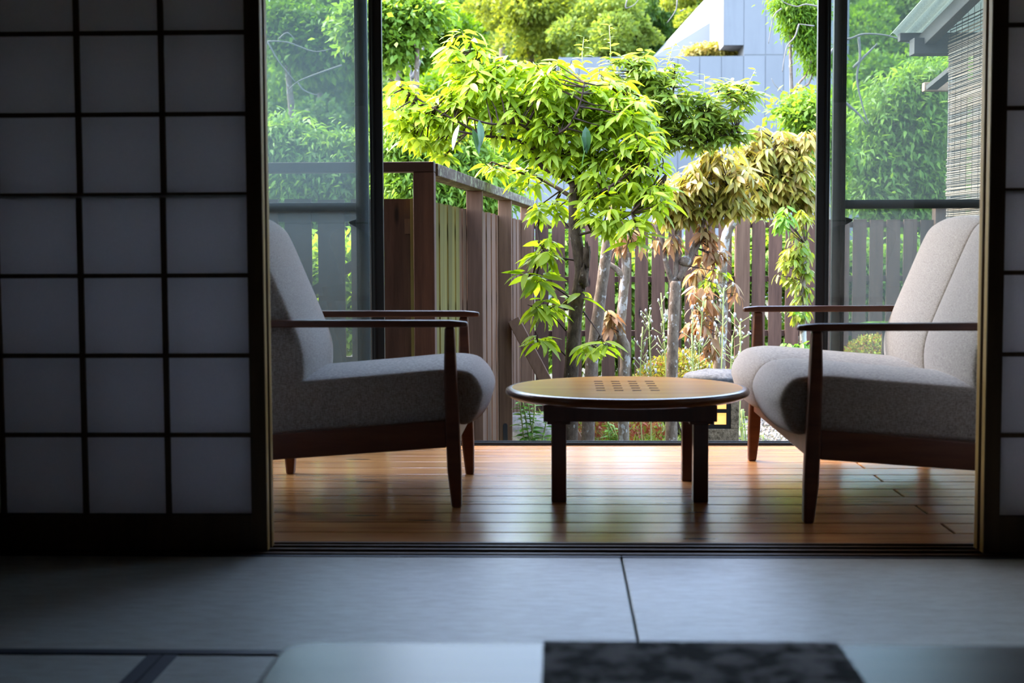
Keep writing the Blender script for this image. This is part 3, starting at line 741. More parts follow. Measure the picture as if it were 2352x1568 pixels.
# ------------------------------------------------------------------ the garden trees
# 1: lime-leaved tree in the middle
Y1 = 8.6
t1 = thing('lime_leaf_tree', 'bright lime-green leaved tree with dark trunk just behind the coffee table', 'tree', (at(1312, 1000, Y1).x, Y1, GZ))
mb = MB(); tp = limb(mb, [(1308,1110),(1309,980),(1312,860),(1322,720),(1334,620),(1322,540),(1318,470),(1320,425)], Y1, .102, .060, 12, 5, .05)
mb.build('trunk', M['bark_dark'], None); child(C.objects[-1], t1)
for bx_, by_, bd, br in ((1347, 590, -.02, (.024, .03, .085)), (1340, 635, -.03, (.034, .04, .07)), (1302, 700, -.04, (.022, .02, .03)), (1320, 428, 0, (.035, .035, .03))):
    child(MB().blob(at(bx_, by_, Y1 + bd), br, 12, 10, .3).build('burl', M['bark_dark']), t1)
mb = MB(); nodes = []
BR = [([(1320,425),(1290,405),(1262,392),(1240,378),(1222,345),(1180,320),(1110,312,-.1),(1045,300,-.2)], .040, .012),
      ([(1285,402),(1290,345),(1240,325),(1195,285,-.1),(1130,285,-.2),(1075,270,-.3)], .026, .010),
      ([(1240,378),(1245,330),(1300,295,-.2),(1330,245,-.2),(1342,190,-.2)], .022, .008),
      ([(1222,345),(1265,300),(1275,255,.1),(1240,180,.2),(1225,150,.2)], .020, .008),
      ([(1320,425),(1352,360,.1),(1400,305,.1),(1445,235,.1)], .030, .009),
      ([(1195,285),(1150,240,.1),(1100,165,.1),(1065,85,.1)], .016, .006),
      ([(1110,312,-.1),(1020,262,-.1),(940,215),(893,180)], .016, .006),
      ([(1325,460),(1245,412,.2),(1190,395,.2),(1130,372,.2)], .030, .008),
      ([(1322,470),(1400,430,-.2),(1470,385,-.2),(1530,400,-.2)], .026, .008),
      ([(1335,600),(1262,585),(1235,555,-.1)], .014, .005), ([(1318,690),(1268,655),(1225,630,-.1)], .012, .004),
      ([(1300,760),(1262,720),(1212,700,-.1)], .010, .004), ([(1302,820),(1270,790),(1235,785,-.1)], .010, .004),
      ([(1340,715),(1372,760,-.2),(1392,790,-.3),(1420,800,-.35)], .010, .004), ([(1325,540),(1400,520,-.2),(1450,490,-.3)], .018, .006)]
for pts, a, b in BR: nodes += limb(mb, pts, Y1, a, b, 7, 4, .05)
B1 = blobs_px([(925,235,42,55),(985,290,60,52),(1015,330,45,35),(1070,130,45,62,.1),(1100,200,75,62),(1170,185,70,55,.1),(1200,270,95,75),(1275,205,85,70),(1300,290,100,60),(1370,230,85,80,.1),(1440,290,80,85),
               (1480,385,65,75,-.2),(1400,400,85,70),(1500,460,42,50,-.3),(1385,480,60,55,-.2),(1290,360,60,40),(1150,385,42,24,.2),(1215,400,45,30,.2),(1255,480,50,30,.1),(1040,260,60,50)], Y1, .75)
tips, mats = whorls(B1, 640, 8, .112)
Bs = blobs_px([(1255,575,28,35,-.1),(1225,640,26,22,-.1),(1245,700,38,18,-.1),(1250,775,30,16,-.1),(1400,800,42,22,-.35),(1360,790,30,18,-.2),(1445,520,40,40,-.3),(1330,690,12,30)], Y1, .5)
tp2, m2 = whorls(Bs, 32, 7, .14)
twigs(mb, tips + tp2, nodes)
mb.build('branches', M['twig']); child(C.objects[-1], t1)
tree_leaves(t1, mats + m2, M['leaf_lime'])
for px, py in ((1055,310),(1085,320),(1100,300),(1330,330),(1345,315),(1352,350)):      # last year's dark leaves
    o = bpy.data.objects.new('leaf', None)
    me = bpy.data.meshes.get('old_leaf') or bpy.data.meshes.new('old_leaf')
    if not me.vertices: me.from_pydata(LT[2][0], [], LT[2][1]); me.update(); me.materials.append(M['leaf_dark'])
    o = bpy.data.objects.new('leaf', me); C.objects.link(o); o.parent = t1; o.matrix_parent_inverse = Matrix.Translation(-t1.location)
    o.matrix_basis = leaf_matrix(at(px, py - 25, Y1 - .45), Vector((random.uniform(-.4, .4), -.3, -1)), .16, random.uniform(-1, 1))

# 2: olive-leaved tree behind it
Y2 = 9.5
t2 = thing('olive_leaf_tree', 'slim leaning tree with narrow olive-green leaves in front of the concrete wall', 'tree', (at(1352, 1000, Y2).x, Y2, GZ))
mb = MB(); limb(mb, [(1350,1110),(1351,980),(1360,830),(1374,720),(1384,640),(1398,540),(1412,470),(1432,410)], Y2, .095, .065, 10, 5, .05)
mb.build('trunk', M['bark_grey']); child(C.objects[-1], t2)
mb = MB(); nodes = []
for pts, a, b in [([(1432,410),(1470,370),(1500,345),(1560,330),(1640,318),(1690,300)], .05, .014), ([(1432,410),(1450,330),(1470,260),(1455,180),(1440,130)], .035, .01), ([(1470,370),(1530,290),(1545,220),(1550,150)], .028, .008),
                  ([(1560,330),(1600,290),(1640,240),(1700,200)], .02, .006), ([(1405,500),(1440,470),(1470,440)], .02, .01)]:
    nodes += limb(mb, pts, Y2, a, b, 7)
B2 = blobs_px([(1440,160,55,38),(1500,160,52,45),(1545,220,50,70),(1470,230,70,60),(1600,265,60,55),(1660,240,62,55),(1710,225,28,40),(1580,315,85,35),(1660,300,55,30),(1510,300,50,50)], Y2, .8)
tips, mats = whorls(B2, 380, 8, .095, .4, .25)
shoots = [((1338,160),(1341,85)),((1402,140),(1399,58)),((1530,160),(1550,95)),((1690,245),(1735,160)),((1616,230),(1618,172)),((1550,200),(1568,150))]
for (a, b) in shoots:
    p, q = at(*a, Y2 - .1), at(*b, Y2 - .1); o = MB().tube([p, (p+q)/2 + rdir()*.01, q], [.0035, .003, .0015], 5).build('shoot', M['stalk']); child(o, t2)
    for k in range(13):
        t = k/12; c = p.lerp(q, t); th_ = k*2.4; mats.append(leaf_matrix(c, Vector((math.cos(th_), math.sin(th_)*.8, .25)), .06 + .02*(1-t), random.uniform(-.5, .5)))
twigs(mb, tips, nodes, .005, .002)
mb.build('branches', M['twig']); child(C.objects[-1], t2)
tree_leaves(t2, mats, M['leaf_olive'])

# 3: slender trunk with lichen in between
Y3 = 10.2
t3 = thing('lichen_trunk_tree', 'slender pale lichen-spotted trunk left of the rounded shrub, few coppery leaves', 'tree', (at(1432, 1000, Y3).x, Y3, GZ))
mb = MB(); nodes = limb(mb, [(1434,1090),(1432,960),(1434,870),(1436,800),(1425,765),(1430,690),(1438,620),(1434,570),(1440,520)], Y3, .082, .060, 10, 5, .06)
limb(mb, [(1436,642),(1418,620),(1395,603)], Y3, .05, .035, 8); limb(mb, [(1428,790),(1412,770),(1398,755)], Y3, .05, .02, 8)
mb.build('trunk', M['bark_lichen']); child(C.objects[-1], t3)
tips, mats = whorls(blobs_px([(1402,735,24,28,-.1),(1450,545,50,25)], Y3, .6), 17, 7, .12, .3, .9); mb = MB(); twigs(mb, tips, nodes, .005, .002); mb.build('branches', M['twig']); child(C.objects[-1], t3)
tree_leaves(t3, mats, M['leaf_brown'])

# 4: forked golden tree
Y4 = 10.0
t4 = thing('golden_leaf_tree', 'forked tree with yellow-brown leaves, trunk rising through the rounded shrub', 'tree', (at(1545, 1000, Y4).x, Y4, GZ))
mb = MB(); nodes = limb(mb, [(1544,1090),(1542,980),(1543,880),(1545,780),(1549,700),(1551,645)], Y4, .088, .078, 10, 5, .04)
nodes = limb(mb, [(1548,660),(1531,610),(1522,560),(1508,520),(1500,470)], Y4, .045, .022, 8) + limb(mb, [(1552,650),(1553,580),(1556,520),(1562,450)], Y4, .042, .022, 8) + limb(mb, [(1558,640),(1580,600),(1592,565),(1615,515),(1625,460)], Y4, .05, .02, 8) + limb(mb, [(1575,605),(1600,570),(1640,500),(1680,440)], Y4, .036, .014, 8)
mb.blob(at(1575, 600, Y4), (.045, .045, .04), 8, 6, .2)
mb.build('trunk', M['bark_grey']); child(C.objects[-1], t4)
B4 = blobs_px([(1620,405,62,52),(1565,445,55,50),(1690,420,60,48),(1600,480,60,32),(1530,470,30,40),(1650,360,45,30),(1670,470,50,28)], Y4, .8)
tips, mats = whorls(B4, 190, 8, .112, .3, .7)
Bb = blobs_px([(1530,545,35,22),(1620,560,30,35),(1600,525,35,25),(1640,590,26,30)], Y4, .6); tb_, mb_b = whorls(Bb, 22, 7, .11, .3, .9)
mb = MB(); twigs(mb, tips + tb_, nodes, .005, .002); mb.build('branches', M['twig']); child(C.objects[-1], t4)
tree_leaves(t4, mats, M['leaf_gold'], 240); tree_leaves(t4, mb_b, M['leaf_brown'], 60, 'copper_foliage')

# 5: pale spotted trunk carrying the dense golden crown beside the door
Y5 = 10.7
t5 = thing('golden_crown_tree', 'tree with dense golden drooping crown and white-spotted trunk beside the fence post', 'tree', (at(1655, 1000, Y5).x, Y5, GZ))
mb = MB(); nodes = limb(mb, [(1652,1060),(1653,940),(1652,830),(1658,720),(1657,640),(1663,570),(1672,530),(1700,492),(1740,470),(1790,455)], Y5, .105, .05, 10, 5, .05)
nodes = nodes[-14:] + limb(mb, [(1700,492),(1740,430),(1770,370),(1785,310)], Y5, .05, .018, 8) + limb(mb, [(1740,470),(1800,420),(1830,350)], Y5, .04, .014, 8) + limb(mb, [(1690,505),(1700,430),(1715,370)], Y5, .035, .014, 8)
mb.build('trunk', M['bark_lichen']); child(C.objects[-1], t5)
B5 = blobs_px([(1770,335,62,52),(1720,385,55,45),(1820,380,50,60),(1790,430,62,45),(1845,320,35,42),(1745,450,50,35),(1840,450,32,40)], Y5, .8)
tips, mats = whorls(B5, 260, 8, .115, .3, .75)
Bc = blobs_px([(1615,690,32,45,-.2),(1640,730,25,50,-.2),(1600,745,25,30,-.2),(1640,790,26,30,-.2),(1605,620,22,25),(1690,640,14,30)], Y5, .6); tc_, m_c = whorls(Bc, 34, 7, .115, .3, .95)
Bg = blobs_px([(1640,640,25,30),(1650,600,22,25),(1705,455,50,16,.2),(1800,470,50,16,.2)], Y5, .6); tg_, m_g = whorls(Bg, 22, 7, .095, .3, .6)
mb = MB(); allnodes = nodes + [at(1655, y, Y5) for y in range(560, 840, 30)]; twigs(mb, tips + tc_ + tg_, allnodes, .005, .002); mb.build('branches', M['twig']); child(C.objects[-1], t5)
tree_leaves(t5, mats, M['leaf_gold'], 200); tree_leaves(t5, m_c, M['leaf_brown'], 70, 'copper_foliage'); tree_leaves(t5, m_g, M['leaf_lime'], 30, 'green_foliage')

# 6: vine on a thin trunk next to the glass door
Y6 = 10.4
t6 = thing('vine_tree', 'thin trunk wrapped in hanging yellow-green vine beside the black door frame', 'tree', (at(1845, 1000, Y6).x, Y6, GZ))
mb = MB(); nodes = limb(mb, [(1842,1090),(1843,960),(1845,800),(1842,680),(1848,600),(1850,560)], Y6, .058, .04, 8, 5, .06); mb.build('trunk', M['bark_lichen']); child(C.objects[-1], t6)
tips, mats = whorls(blobs_px([(1840,520,26,45),(1825,600,30,50),(1845,640,22,55),(1815,560,16,40),(1800,630,10,18),(1850,560,15,40),(1835,700,20,30)], Y6, .6), 62, 7, .085, .4, .9)
tp2, m2 = whorls(blobs_px([(1835,690,22,22,-.1),(1820,780,30,18,-.1),(1845,790,20,14,-.1),(1800,505,14,30,-.1)], Y6, .6), 14, 7, .11, .3, .7)
mb = MB(); twigs(mb, tips + tp2, nodes, .004, .002); mb.build('branches', M['twig']); child(C.objects[-1], t6)
tree_leaves(t6, mats, M['leaf_vine'], 200); tree_leaves(t6, m2, M['leaf_weed'], 60, 'green_foliage')

# ------------------------------------------------------------------ lantern, shrub, weeds, stones
YL = 9.0; a = at(1583, 1018, YL); b = at(1697, 1018, YL)
ln = thing('garden_lantern', 'square stone garden lantern with glowing window, partly behind the table', 'lantern', ((a.x+b.x)/2, YL + .15, GZ))
xa, xb = a.x, b.x; ztop = at(1640, 882, YL).z
wx0, wx1 = at(1594, 940, YL).x, at(1679, 940, YL).x; wz1, wz0 = at(1650, 903, YL).z, at(1650, 985, YL).z
LS = M['lantern_stone']; y0, y1 = YL, YL + .32
for nm, bb in (('base', (xa, xb, y0, y1, GZ - .05, wz0)), ('pillar', (xa, wx0, y0, y1, wz0, ztop)), ('pillar', (wx1, xb, y0, y1, wz0, ztop)), ('back', (wx0, wx1, y0 + .2, y1, wz0, ztop)), ('lintel', (wx0, wx1, y0, y0 + .2, wz1, ztop))):
    child(box(nm, LS, *bb, bevel=.004), ln)
o = MB().blob(((xa+xb)/2 + .03, YL + .16, ztop + .028), (.22, .22, .055), 16, 8, .05).build('cap', M['grey_rock']); child(o, ln)
yb = y0 + .012
pxs = [at(p, 950, YL).x for p in (1604, 1632, 1641, 1669)]; pzs = [at(1650, p, YL).z for p in (975.5, 948.5, 939.8, 913)]
for nm, bb in (('window_frame', (wx0, pxs[0], wz0, wz1)), ('window_frame', (pxs[3], wx1, wz0, wz1)), ('window_frame', (pxs[0], pxs[3], wz0, pzs[0])), ('window_frame', (pxs[0], pxs[3], pzs[3], wz1)), ('muntin', (pxs[1], pxs[2], pzs[0], pzs[3])), ('muntin', (pxs[0], pxs[1], pzs[1], pzs[2])), ('muntin', (pxs[2], pxs[3], pzs[1], pzs[2]))):
    o_ = box(nm, M['black_metal'], bb[0], bb[1], yb, yb + .025, bb[2], bb[3])
    if nm == 'muntin': child(o_, wf)
    else: child(o_, ln); wf = o_
m_, N, L, B = new_mat('lit_paper'); B.inputs['Base Color'].default_value = (.8, .5, .2, 1); B.inputs['Emission Color'].default_value = (1, .50, .11, 1); B.inputs['Emission Strength'].default_value = .42
for i in (0, 2):
    for j in (0, 2): child(box('pane', m_, pxs[i], pxs[i+1], yb + .014, yb + .018, pzs[j], pzs[j+1]), wf)

def bush(name, label, blobs, n, size, m, base, tpl=None):
    t = thing(name, label, 'shrub', base)
    ms = []
    for _ in range(n):
        b = pick(blobs); p, d = in_blob(b, .6); ms.append(leaf_matrix(p, d + rdir()*.9, size*random.uniform(.6, 1.2), random.uniform(-1.5, 1.5)))
    o = link('foliage', inst_mesh('foliage', tpl or ([(0,0,0),(.5,.25,.03),(1,0,-.08),(.5,-.25,.03)], [(0,1,2,3)]), ms), m); o['kind'] = 'stuff'; child(o, t)
    mb = MB()
    for _ in range(14):
        b = pick(blobs); p, d = in_blob(b, .1); q = Vector((base[0] + random.uniform(-.1, .1), base[1] + random.uniform(-.1, .1), base[2]))
        mb.tube([q, q.lerp(p, .5) + rdir()*.04, p], [.008, .006, .003], 5)
    mb.build('stems', M['twig']); child(C.objects[-1], t); return t
YB = 11.2; bb = at(1560, 980, YB)
bush('azalea_shrub', 'rounded clipped shrub with tiny yellow and red leaves before the fence', blobs_px([(1560,870,95,58),(1510,880,58,45),(1620,878,62,48),(1565,850,55,48),(1560,905,100,40)], YB, .9), 9000, .032, M['leaf_azalea'], (bb.x, YB, GZ))
YB2 = 11.6; bb = at(2040, 980, YB2)
bush('low_shrub', 'low reddish green shrub seen through the glass behind the loveseat', blobs_px([(2010,815,70,45),(2070,830,60,40),(1970,840,50,40)], YB2, .9), 6000, .035, M['leaf_azalea'], (bb.x, YB2, GZ))

def fern(px, py, Y, size, label):
    c = at(px, py, Y); t = thing('fern', label, 'fern', (c.x, c.y, c.z - .45))
    mb = MB(); mb.tube([(c.x, c.y, c.z - .5), (c.x, c.y, c.z)], [.02, .015], 6); mb.build('stem', M['twig']); child(C.objects[-1], t)
    for k in range(11):
        a = 6.283*k/11 + random.uniform(-.2, .2); ms = []
        for i in range(14):
            s = i/13; p = c + Vector((math.cos(a), math.sin(a), 0))*size*s + Vector((0, 0, size*(.65*s - .75*s*s)))
            for sd in (-1, 1):
                d = Vector((math.cos(a + sd*1.1), math.sin(a + sd*1.1), -.1)); ms.append(leaf_matrix(p, d, size*.32*(1 - .8*s), 0))
        o = link('frond', inst_mesh('frond', leaf_tpl(1, .22, .1, .1, 3), ms), M['leaf_weed']); child(o, t)
fern(2030, 750, 11.0, .26, 'bright green fern seen through the glass above the loveseat seat')

def seed_weed(px0, py0, px1, py1, Y, label, n=5):
    p, q = at(px0, py0, Y), at(px1, py1, Y); t = thing('seeding_weed', label, 'weed', (p.x, p.y, GZ), 'tall weeds with white seed heads')
    g = Vector((p.x, p.y, gz(p.x, p.y) - .02)); mb = MB(); fl = MB()
    mb.tube(smooth_path([g, g.lerp(q, .5) + rdir()*.03, q], 4), .0045, 5)
    for k in range(n*4):
        s = random.uniform(.55, 1); b = g.lerp(q, s); e = b + Vector((random.uniform(-.07, .07), random.uniform(-.05, .05), random.uniform(.02, .09))); mb.tube([b, e], [.003, .002], 4)
        r = random.uniform(.004, .009); fl.blob(e, (r, r, r*random.uniform(1., 2.2)), 6, 5, .45)
    mb.build('stalk', M['stalk']); child(C.objects[-1], t); o = fl.build('seed_heads', M['fluff']); o['kind'] = 'stuff'; child(o, t)
for i, (x0, y0, x1, y1, Y) in enumerate(((1495,860,1490,725,10.0),(1478,850,1476,750,10.1),(1528,850,1518,672,10.2),(1577,860,1590,720,9.8),(1605,860,1615,690,9.9),(1640,860,1662,660,9.7),(1690,880,1700,740,9.6),(1672,880,1682,770,9.8),(1620,870,1588,765,9.7))):
    seed_weed(x0, y0, x1, y1, Y, ['weed with white seed heads at the far side of the rounded shrub', 'short weed with white seed balls left of the rounded shrub', 'tall bare-stemmed weed left of the forked trunk', 'weed with white fluff right of the forked trunk', 'tall weed before the copper leaves', 'tallest slanting weed before the white-spotted trunk', 'weed with white seed heads next to the loveseat', 'shorter weed with seed heads close to the loveseat', 'low weed with white fluff above the lantern'][i])

def leafy_weed(px, py0, py1, Y, label, n, size, m, spread=.09, tplw=.34):
    p, q = at(px, py0, Y), at(px, py1, Y); t = thing('leafy_weed', label, 'weed', (p.x, p.y, GZ)); ms = []; mb = MB()
    for s in range(5):
        a = Vector((p.x + random.uniform(-spread, spread)*.5, p.y + random.uniform(-.08, .08), gz(p.x, p.y) - .02)); b = Vector((q.x + random.uniform(-spread, spread), q.y, q.z*random.uniform(.85, 1) if q.z > 0 else q.z + random.uniform(-.06, .02)))
        mb.tube(smooth_path([a, a.lerp(b, .5), b]), .005, 5)
        for k in range(n):
            u = .15 + .85*k/n; c = a.lerp(b, u); th_ = k*2.4; ms.append(leaf_matrix(c, Vector((math.cos(th_), math.sin(th_), .25)), size*(1.15 - .6*u), random.uniform(-.4, .4)))
    mb.build('stalk', M['stalk']); child(C.objects[-1], t)
    me = None
    for a_ in ms:
        key = ('weed', m.name)
        if key not in leaf_me:
            leaf_me[key] = bpy.data.meshes.new('leaf'); V_, F_ = leaf_tpl(1, tplw, .3, .2, 4); leaf_me[key].from_pydata(V_, [], F_); leaf_me[key].update(); leaf_me[key].materials.append(m)
        o = bpy.data.objects.new('leaf', leaf_me[key]); C.objects.link(o); o.parent = t; o.matrix_parent_inverse = Matrix.Translation(-t.location); o.matrix_basis = a_
leafy_weed(1230, 1015, 915, 9.6, 'leafy green weed growing beside the fence bracket', 30, .115, M['leaf_weed'], .12, .42)
leafy_weed(1418, 1000, 965, 10.6, 'small green weed between the lichen trunk and the forked trunk', 12, .09, M['leaf_weed'])
leafy_weed(1712, 1010, 940, 10.0, 'grassy weed beside the stone lantern', 12, .14, M['grass'], .05, .14)
leafy_weed(1745, 1015, 985, 10.2, 'small grassy weed on the gravel near the loveseat leg', 7, .10, M['grass'], .05, .14)
# ground cover, grass, gravel
def scatter(name, m, region, n, tpl, size, label, cat, upv=(0,0,1), spread=.6, lift=0):
    ms = []
    for _ in range(n):
        x = random.uniform(region[0], region[1]); y = random.uniform(region[2], region[3]); p = Vector((x, y, gz(x, y) + lift*random.random()))
        ms.append(leaf_matrix(p, Vector(upv) + rdir()*spread, size*random.uniform(.5, 1.2), random.uniform(-3, 3)))
    o = link(name, inst_mesh(name, tpl, ms), m); tag(o, label, cat, kind='stuff')
blade = leaf_tpl(1, .10, .5, .1, 3); tri = leaf_tpl(1, .5, .2, .1, 2)
gA = at(1200, 985, 10.6).x
scatter('grass', M['grass'], (-.3, 1.0, 9.6, 12.4), 5000, blade, .085, 'short yellow-green moss and grass under the trees', 'grass', spread=.7)
scatter('groundcover', M['leaf_red'], (at(1330, 1000, 10).x, at(1520, 1000, 11).x, 10.7, 11.3), 1500, tri, .05, 'low red-leaved ground cover at the foot of the trunks', 'groundcover', spread=1.0, lift=.24)
peb = MB().blob((0,0,0), (.5,.42,.3), 6, 4, .15)
scatter('gravel', M['gravel'], (.9, 3.2, 8.8, 12.4), 9000, (peb.v, peb.f), .035, 'pale gravel between the lantern and the fence', 'gravel', spread=2.0)
scatter('gravel', M['gravel'], (.0, .9, 10.2, 12.4), 2500, (peb.v, peb.f), .032, 'pale gravel strewn under the trunks', 'gravel', spread=2.0)
p = at(1205, 1010, 10.9); o = MB().blob((p.x, p.y + .1, GZ + .06), (.30, .30, .16), 14, 8, .07).build('garden_rock', M['gravel']); tag(o, 'pale flat-topped rock at the foot of the side fence', 'rock')
p = at(1095, 1015, 9.3); o = MB().blob((p.x + .02, p.y, GZ + .02), (.34, .30, .16), 12, 8, .08).build('garden_rock', M['gravel']); tag(o, 'pale stone slab under the side fence boards', 'rock')

# ------------------------------------------------------------------ lean-to roof and reed blind past the doors
le = thing('lean_to_roof', 'lean-to with translucent corrugated roof and black beams outside the glass', 'lean-to', (2.6, 8.5, GZ))
def lz_(y): return 2.115 + (8.72 - y)*.11
m_, N, L, B = new_mat('pale_corrugated_sheet'); B.inputs['Base Color'].default_value = (.42, .44, .41, 1); B.inputs['Roughness'].default_value = .6
tr = N.new('ShaderNodeBsdfTranslucent'); tr.inputs[0].default_value = (.42, .44, .40, 1); mx = N.new('ShaderNodeMixShader'); mx.inputs[0].default_value = .6
L.new(B.outputs[0], mx.inputs[1]); L.new(tr.outputs[0], mx.inputs[2]); L.new(mx.outputs[0], N['Material Output'].inputs[0])
V = []; nx = 121
xs = [1.99 + 1.9*i/(nx-1) for i in range(nx)]
for y in (6.25, 8.74):
    for dz in (0, .002):
        for x in xs: V.append((x, y, lz_(y) + .016*math.sin((x - 1.99)*2*math.pi/.076) + dz))
F = []
for i in range(nx-1):
    F += [(i, i+1, 2*nx + i+1, 2*nx + i), (nx + i, 3*nx + i, 3*nx + i+1, nx + i+1)]
F += [(i, nx + i, nx + i + 1, i + 1) for i in range(nx - 1)] + [(2*nx + i, 2*nx + i + 1, 3*nx + i + 1, 3*nx + i) for i in range(nx - 1)]
child(MB().add(V, F, True).build('roof_sheet', m_), le)
child(box('purlin', M['eave_x'], 2.02, 3.9, 8.60, 8.66, lz_(8.62) - .065, lz_(8.62) - .018, bevel=.003), le)
child(box('purlin', M['eave_x'], 2.02, 3.9, 7.45, 7.51, lz_(7.48) - .065, lz_(7.48) - .018, bevel=.003), le)
child(box('beam', M['eave_x'], at(2095, 100, 8.5).x, 3.9, 8.45, 8.57, 1.965, 2.058, bevel=.003), le)
for x in (2.155, 2.85, 3.5): child(MB().beam((x, 8.6, lz_(8.6) - .085), (x, 6.3, lz_(6.3) - .085), .06, .085).build('rafter', M['eave'], None, .003), le)
xp = at(2182, 300, 8.5).x; child(box('post', M['eave_x'], xp, xp + .09, 8.47, 8.56, GZ, 1.965, bevel=.003), le)
xq = at(2120, 200, 9.2); child(box('crossbar', M['new_wood'], xq.x, xq.x + 1.4, 9.17, 9.23, at(2120, 210, 9.2).z, at(2120, 190, 9.2).z, bevel=.003), le)
child(MB().beam(at(2140, 201, 9.15), at(2200, 152, 8.62), .07, .028).build('slanting_board', M['eave'], None), le)
child(MB().beam(at(2196, 300, 8.3) + Vector((.10, 0, -.83)), at(2196, 300, 8.3) + Vector((.17, -1.3, -.83)), .02, 2.54).build('dark_backing', M['eave']), le)  # added dark board standing in for the dim interior behind the blind
# reed blind: thin reeds tied by cords
sp0 = at(2178, 300, 8.3); dv = Vector((.045, -1, 0)).normalized(); ln_ = 1.35
sb = thing('reed_blind', 'woven reed blind hanging outside beyond the glass door', 'blind', (sp0.x, sp0.y, .5))
m_, N, L, B = new_mat('reed')
g = N.new('ShaderNodeNewGeometry'); L.new(ramp(N, L, g.outputs['Random Per Island'], [(0, (.05, .034, .023)), (.4, (.17, .115, .08)), (.75, (.26, .20, .15)), (1, (.09, .08, .07))]), B.inputs['Base Color']); B.inputs['Roughness'].default_value = .6
mb = MB(); z = .12
def sway(s, z): return .012*math.sin(s*5 + z*3) 
while z < 2.12:
    rr = random.uniform(.0030, .0050); tl = random.uniform(-.006, .006); P = []
    s0 = random.uniform(-.02, .015)
    for k in range(4):
        s = s0 + (ln_ - s0)*k/3; q = sp0 + dv*s; P.append((q.x + .004*math.sin(z*9 + s*4), q.y, z + tl*(s - .6) + random.uniform(-.0025, .0025)))
    mb.tube(P, rr, 5, False); z += .0095 if z < 1.985 else .019
o = mb.build('reeds', m_); o['kind'] = 'stuff'; child(o, sb)
mb = MB()
for k in range(14):
    q = sp0 + dv*(.03 + .1*k); mb.tube([(q.x - .005, q.y, .1), (q.x - .005, q.y, 2.14)], .0011, 5, False)
child(mb.build('cords', M['twig']), sb)

# ------------------------------------------------------------------ concrete building and far wall
YC = 55.0
cb = thing('concrete_building', 'pale grey board-marked concrete building beyond the garden trees', 'building', (at(1600, 400, YC).x, YC, -1))
def cx(px): return at(px, 120, YC).x
def cz(py): return at(1650, py, YC).z
cols_ = [1282, 1330, 1380, 1430, 1507, 1557, 1607, 1657, 1708, 1758, 1800, 1850, 1900, 1950]
rows_ = [128, 330, 540]
for a, b in zip(cols_[:-1], cols_[1:]):
    for c, d in zip(rows_[:-1], rows_[1:]):
        g = .012; x0, x1, z1, z0 = cx(a) + g, cx(b) - g, cz(c) - g, cz(d) + g
        child(box('panel', M['concrete'], x0, x1, YC, YC + .15, z0, z1), cb)
child(box('core', M['concrete'], cx(1282), cx(1950), YC + .03, YC + 1.2, -1, cz(128) - .02), cb)
for a, b in zip([1708, 1758, 1800, 1850, 1900], [1758, 1800, 1850, 1900, 1950]):
    child(box('panel', M['concrete'], cx(a) + .012, cx(b) - .012, YC, YC + .15, cz(126), cz(-150)), cb)
child(box('panel', M['concrete'], cx(1662), cx(1708) - .012, YC, YC + .15, cz(104), cz(-150)), cb)
child(box('upper_block', M['concrete'], cx(1662) , cx(1950), YC + .02, YC + 5, cz(104), cz(-150) - .02), cb)
child(box('core', M['concrete'], cx(1708), cx(1950), YC + .02, YC + 5, cz(130), cz(104)), cb)
a, b, c = at(1498, 132, YC + 6), at(1668, 28, YC + 6), at(1668, 132, YC + 6)
o = MB().add([a, b, c, at(1720, 132, YC + 6), at(1720, 0, YC + 6), a + Vector((0, 8, 0)), b + Vector((0, 8, 2)), at(1720, 0, YC + 6) + Vector((0, 8, 2))], [(0, 2, 3, 4, 1), (0, 1, 6, 5), (1, 4, 7, 6)]).build('sloping_roof', M['white_roof']); child(o, cb)
o = MB().prism([(cx(1255), cz(540)), (cx(1286), cz(540)), (cx(1286), cz(124)), (cx(1278), cz(140))], 'y', YC + .03, YC + 1.0).build('buttress', M['concrete']); child(o, cb)
YW = 31.0
rw = thing('retaining_wall', 'low pale concrete retaining wall showing between the fence slats', 'wall', (at(1400, 500, YW).x, YW, -.6))
for i, px in enumerate(range(985, 1960, 62)):
    a, b = at(px, 500, YW).x + .008, at(px + 62, 500, YW).x - .008
    child(box('panel', M['concrete'], a, b, YW, YW + .2, -.7, at(1200, 400 + 3*(i % 2), YW).z), rw)

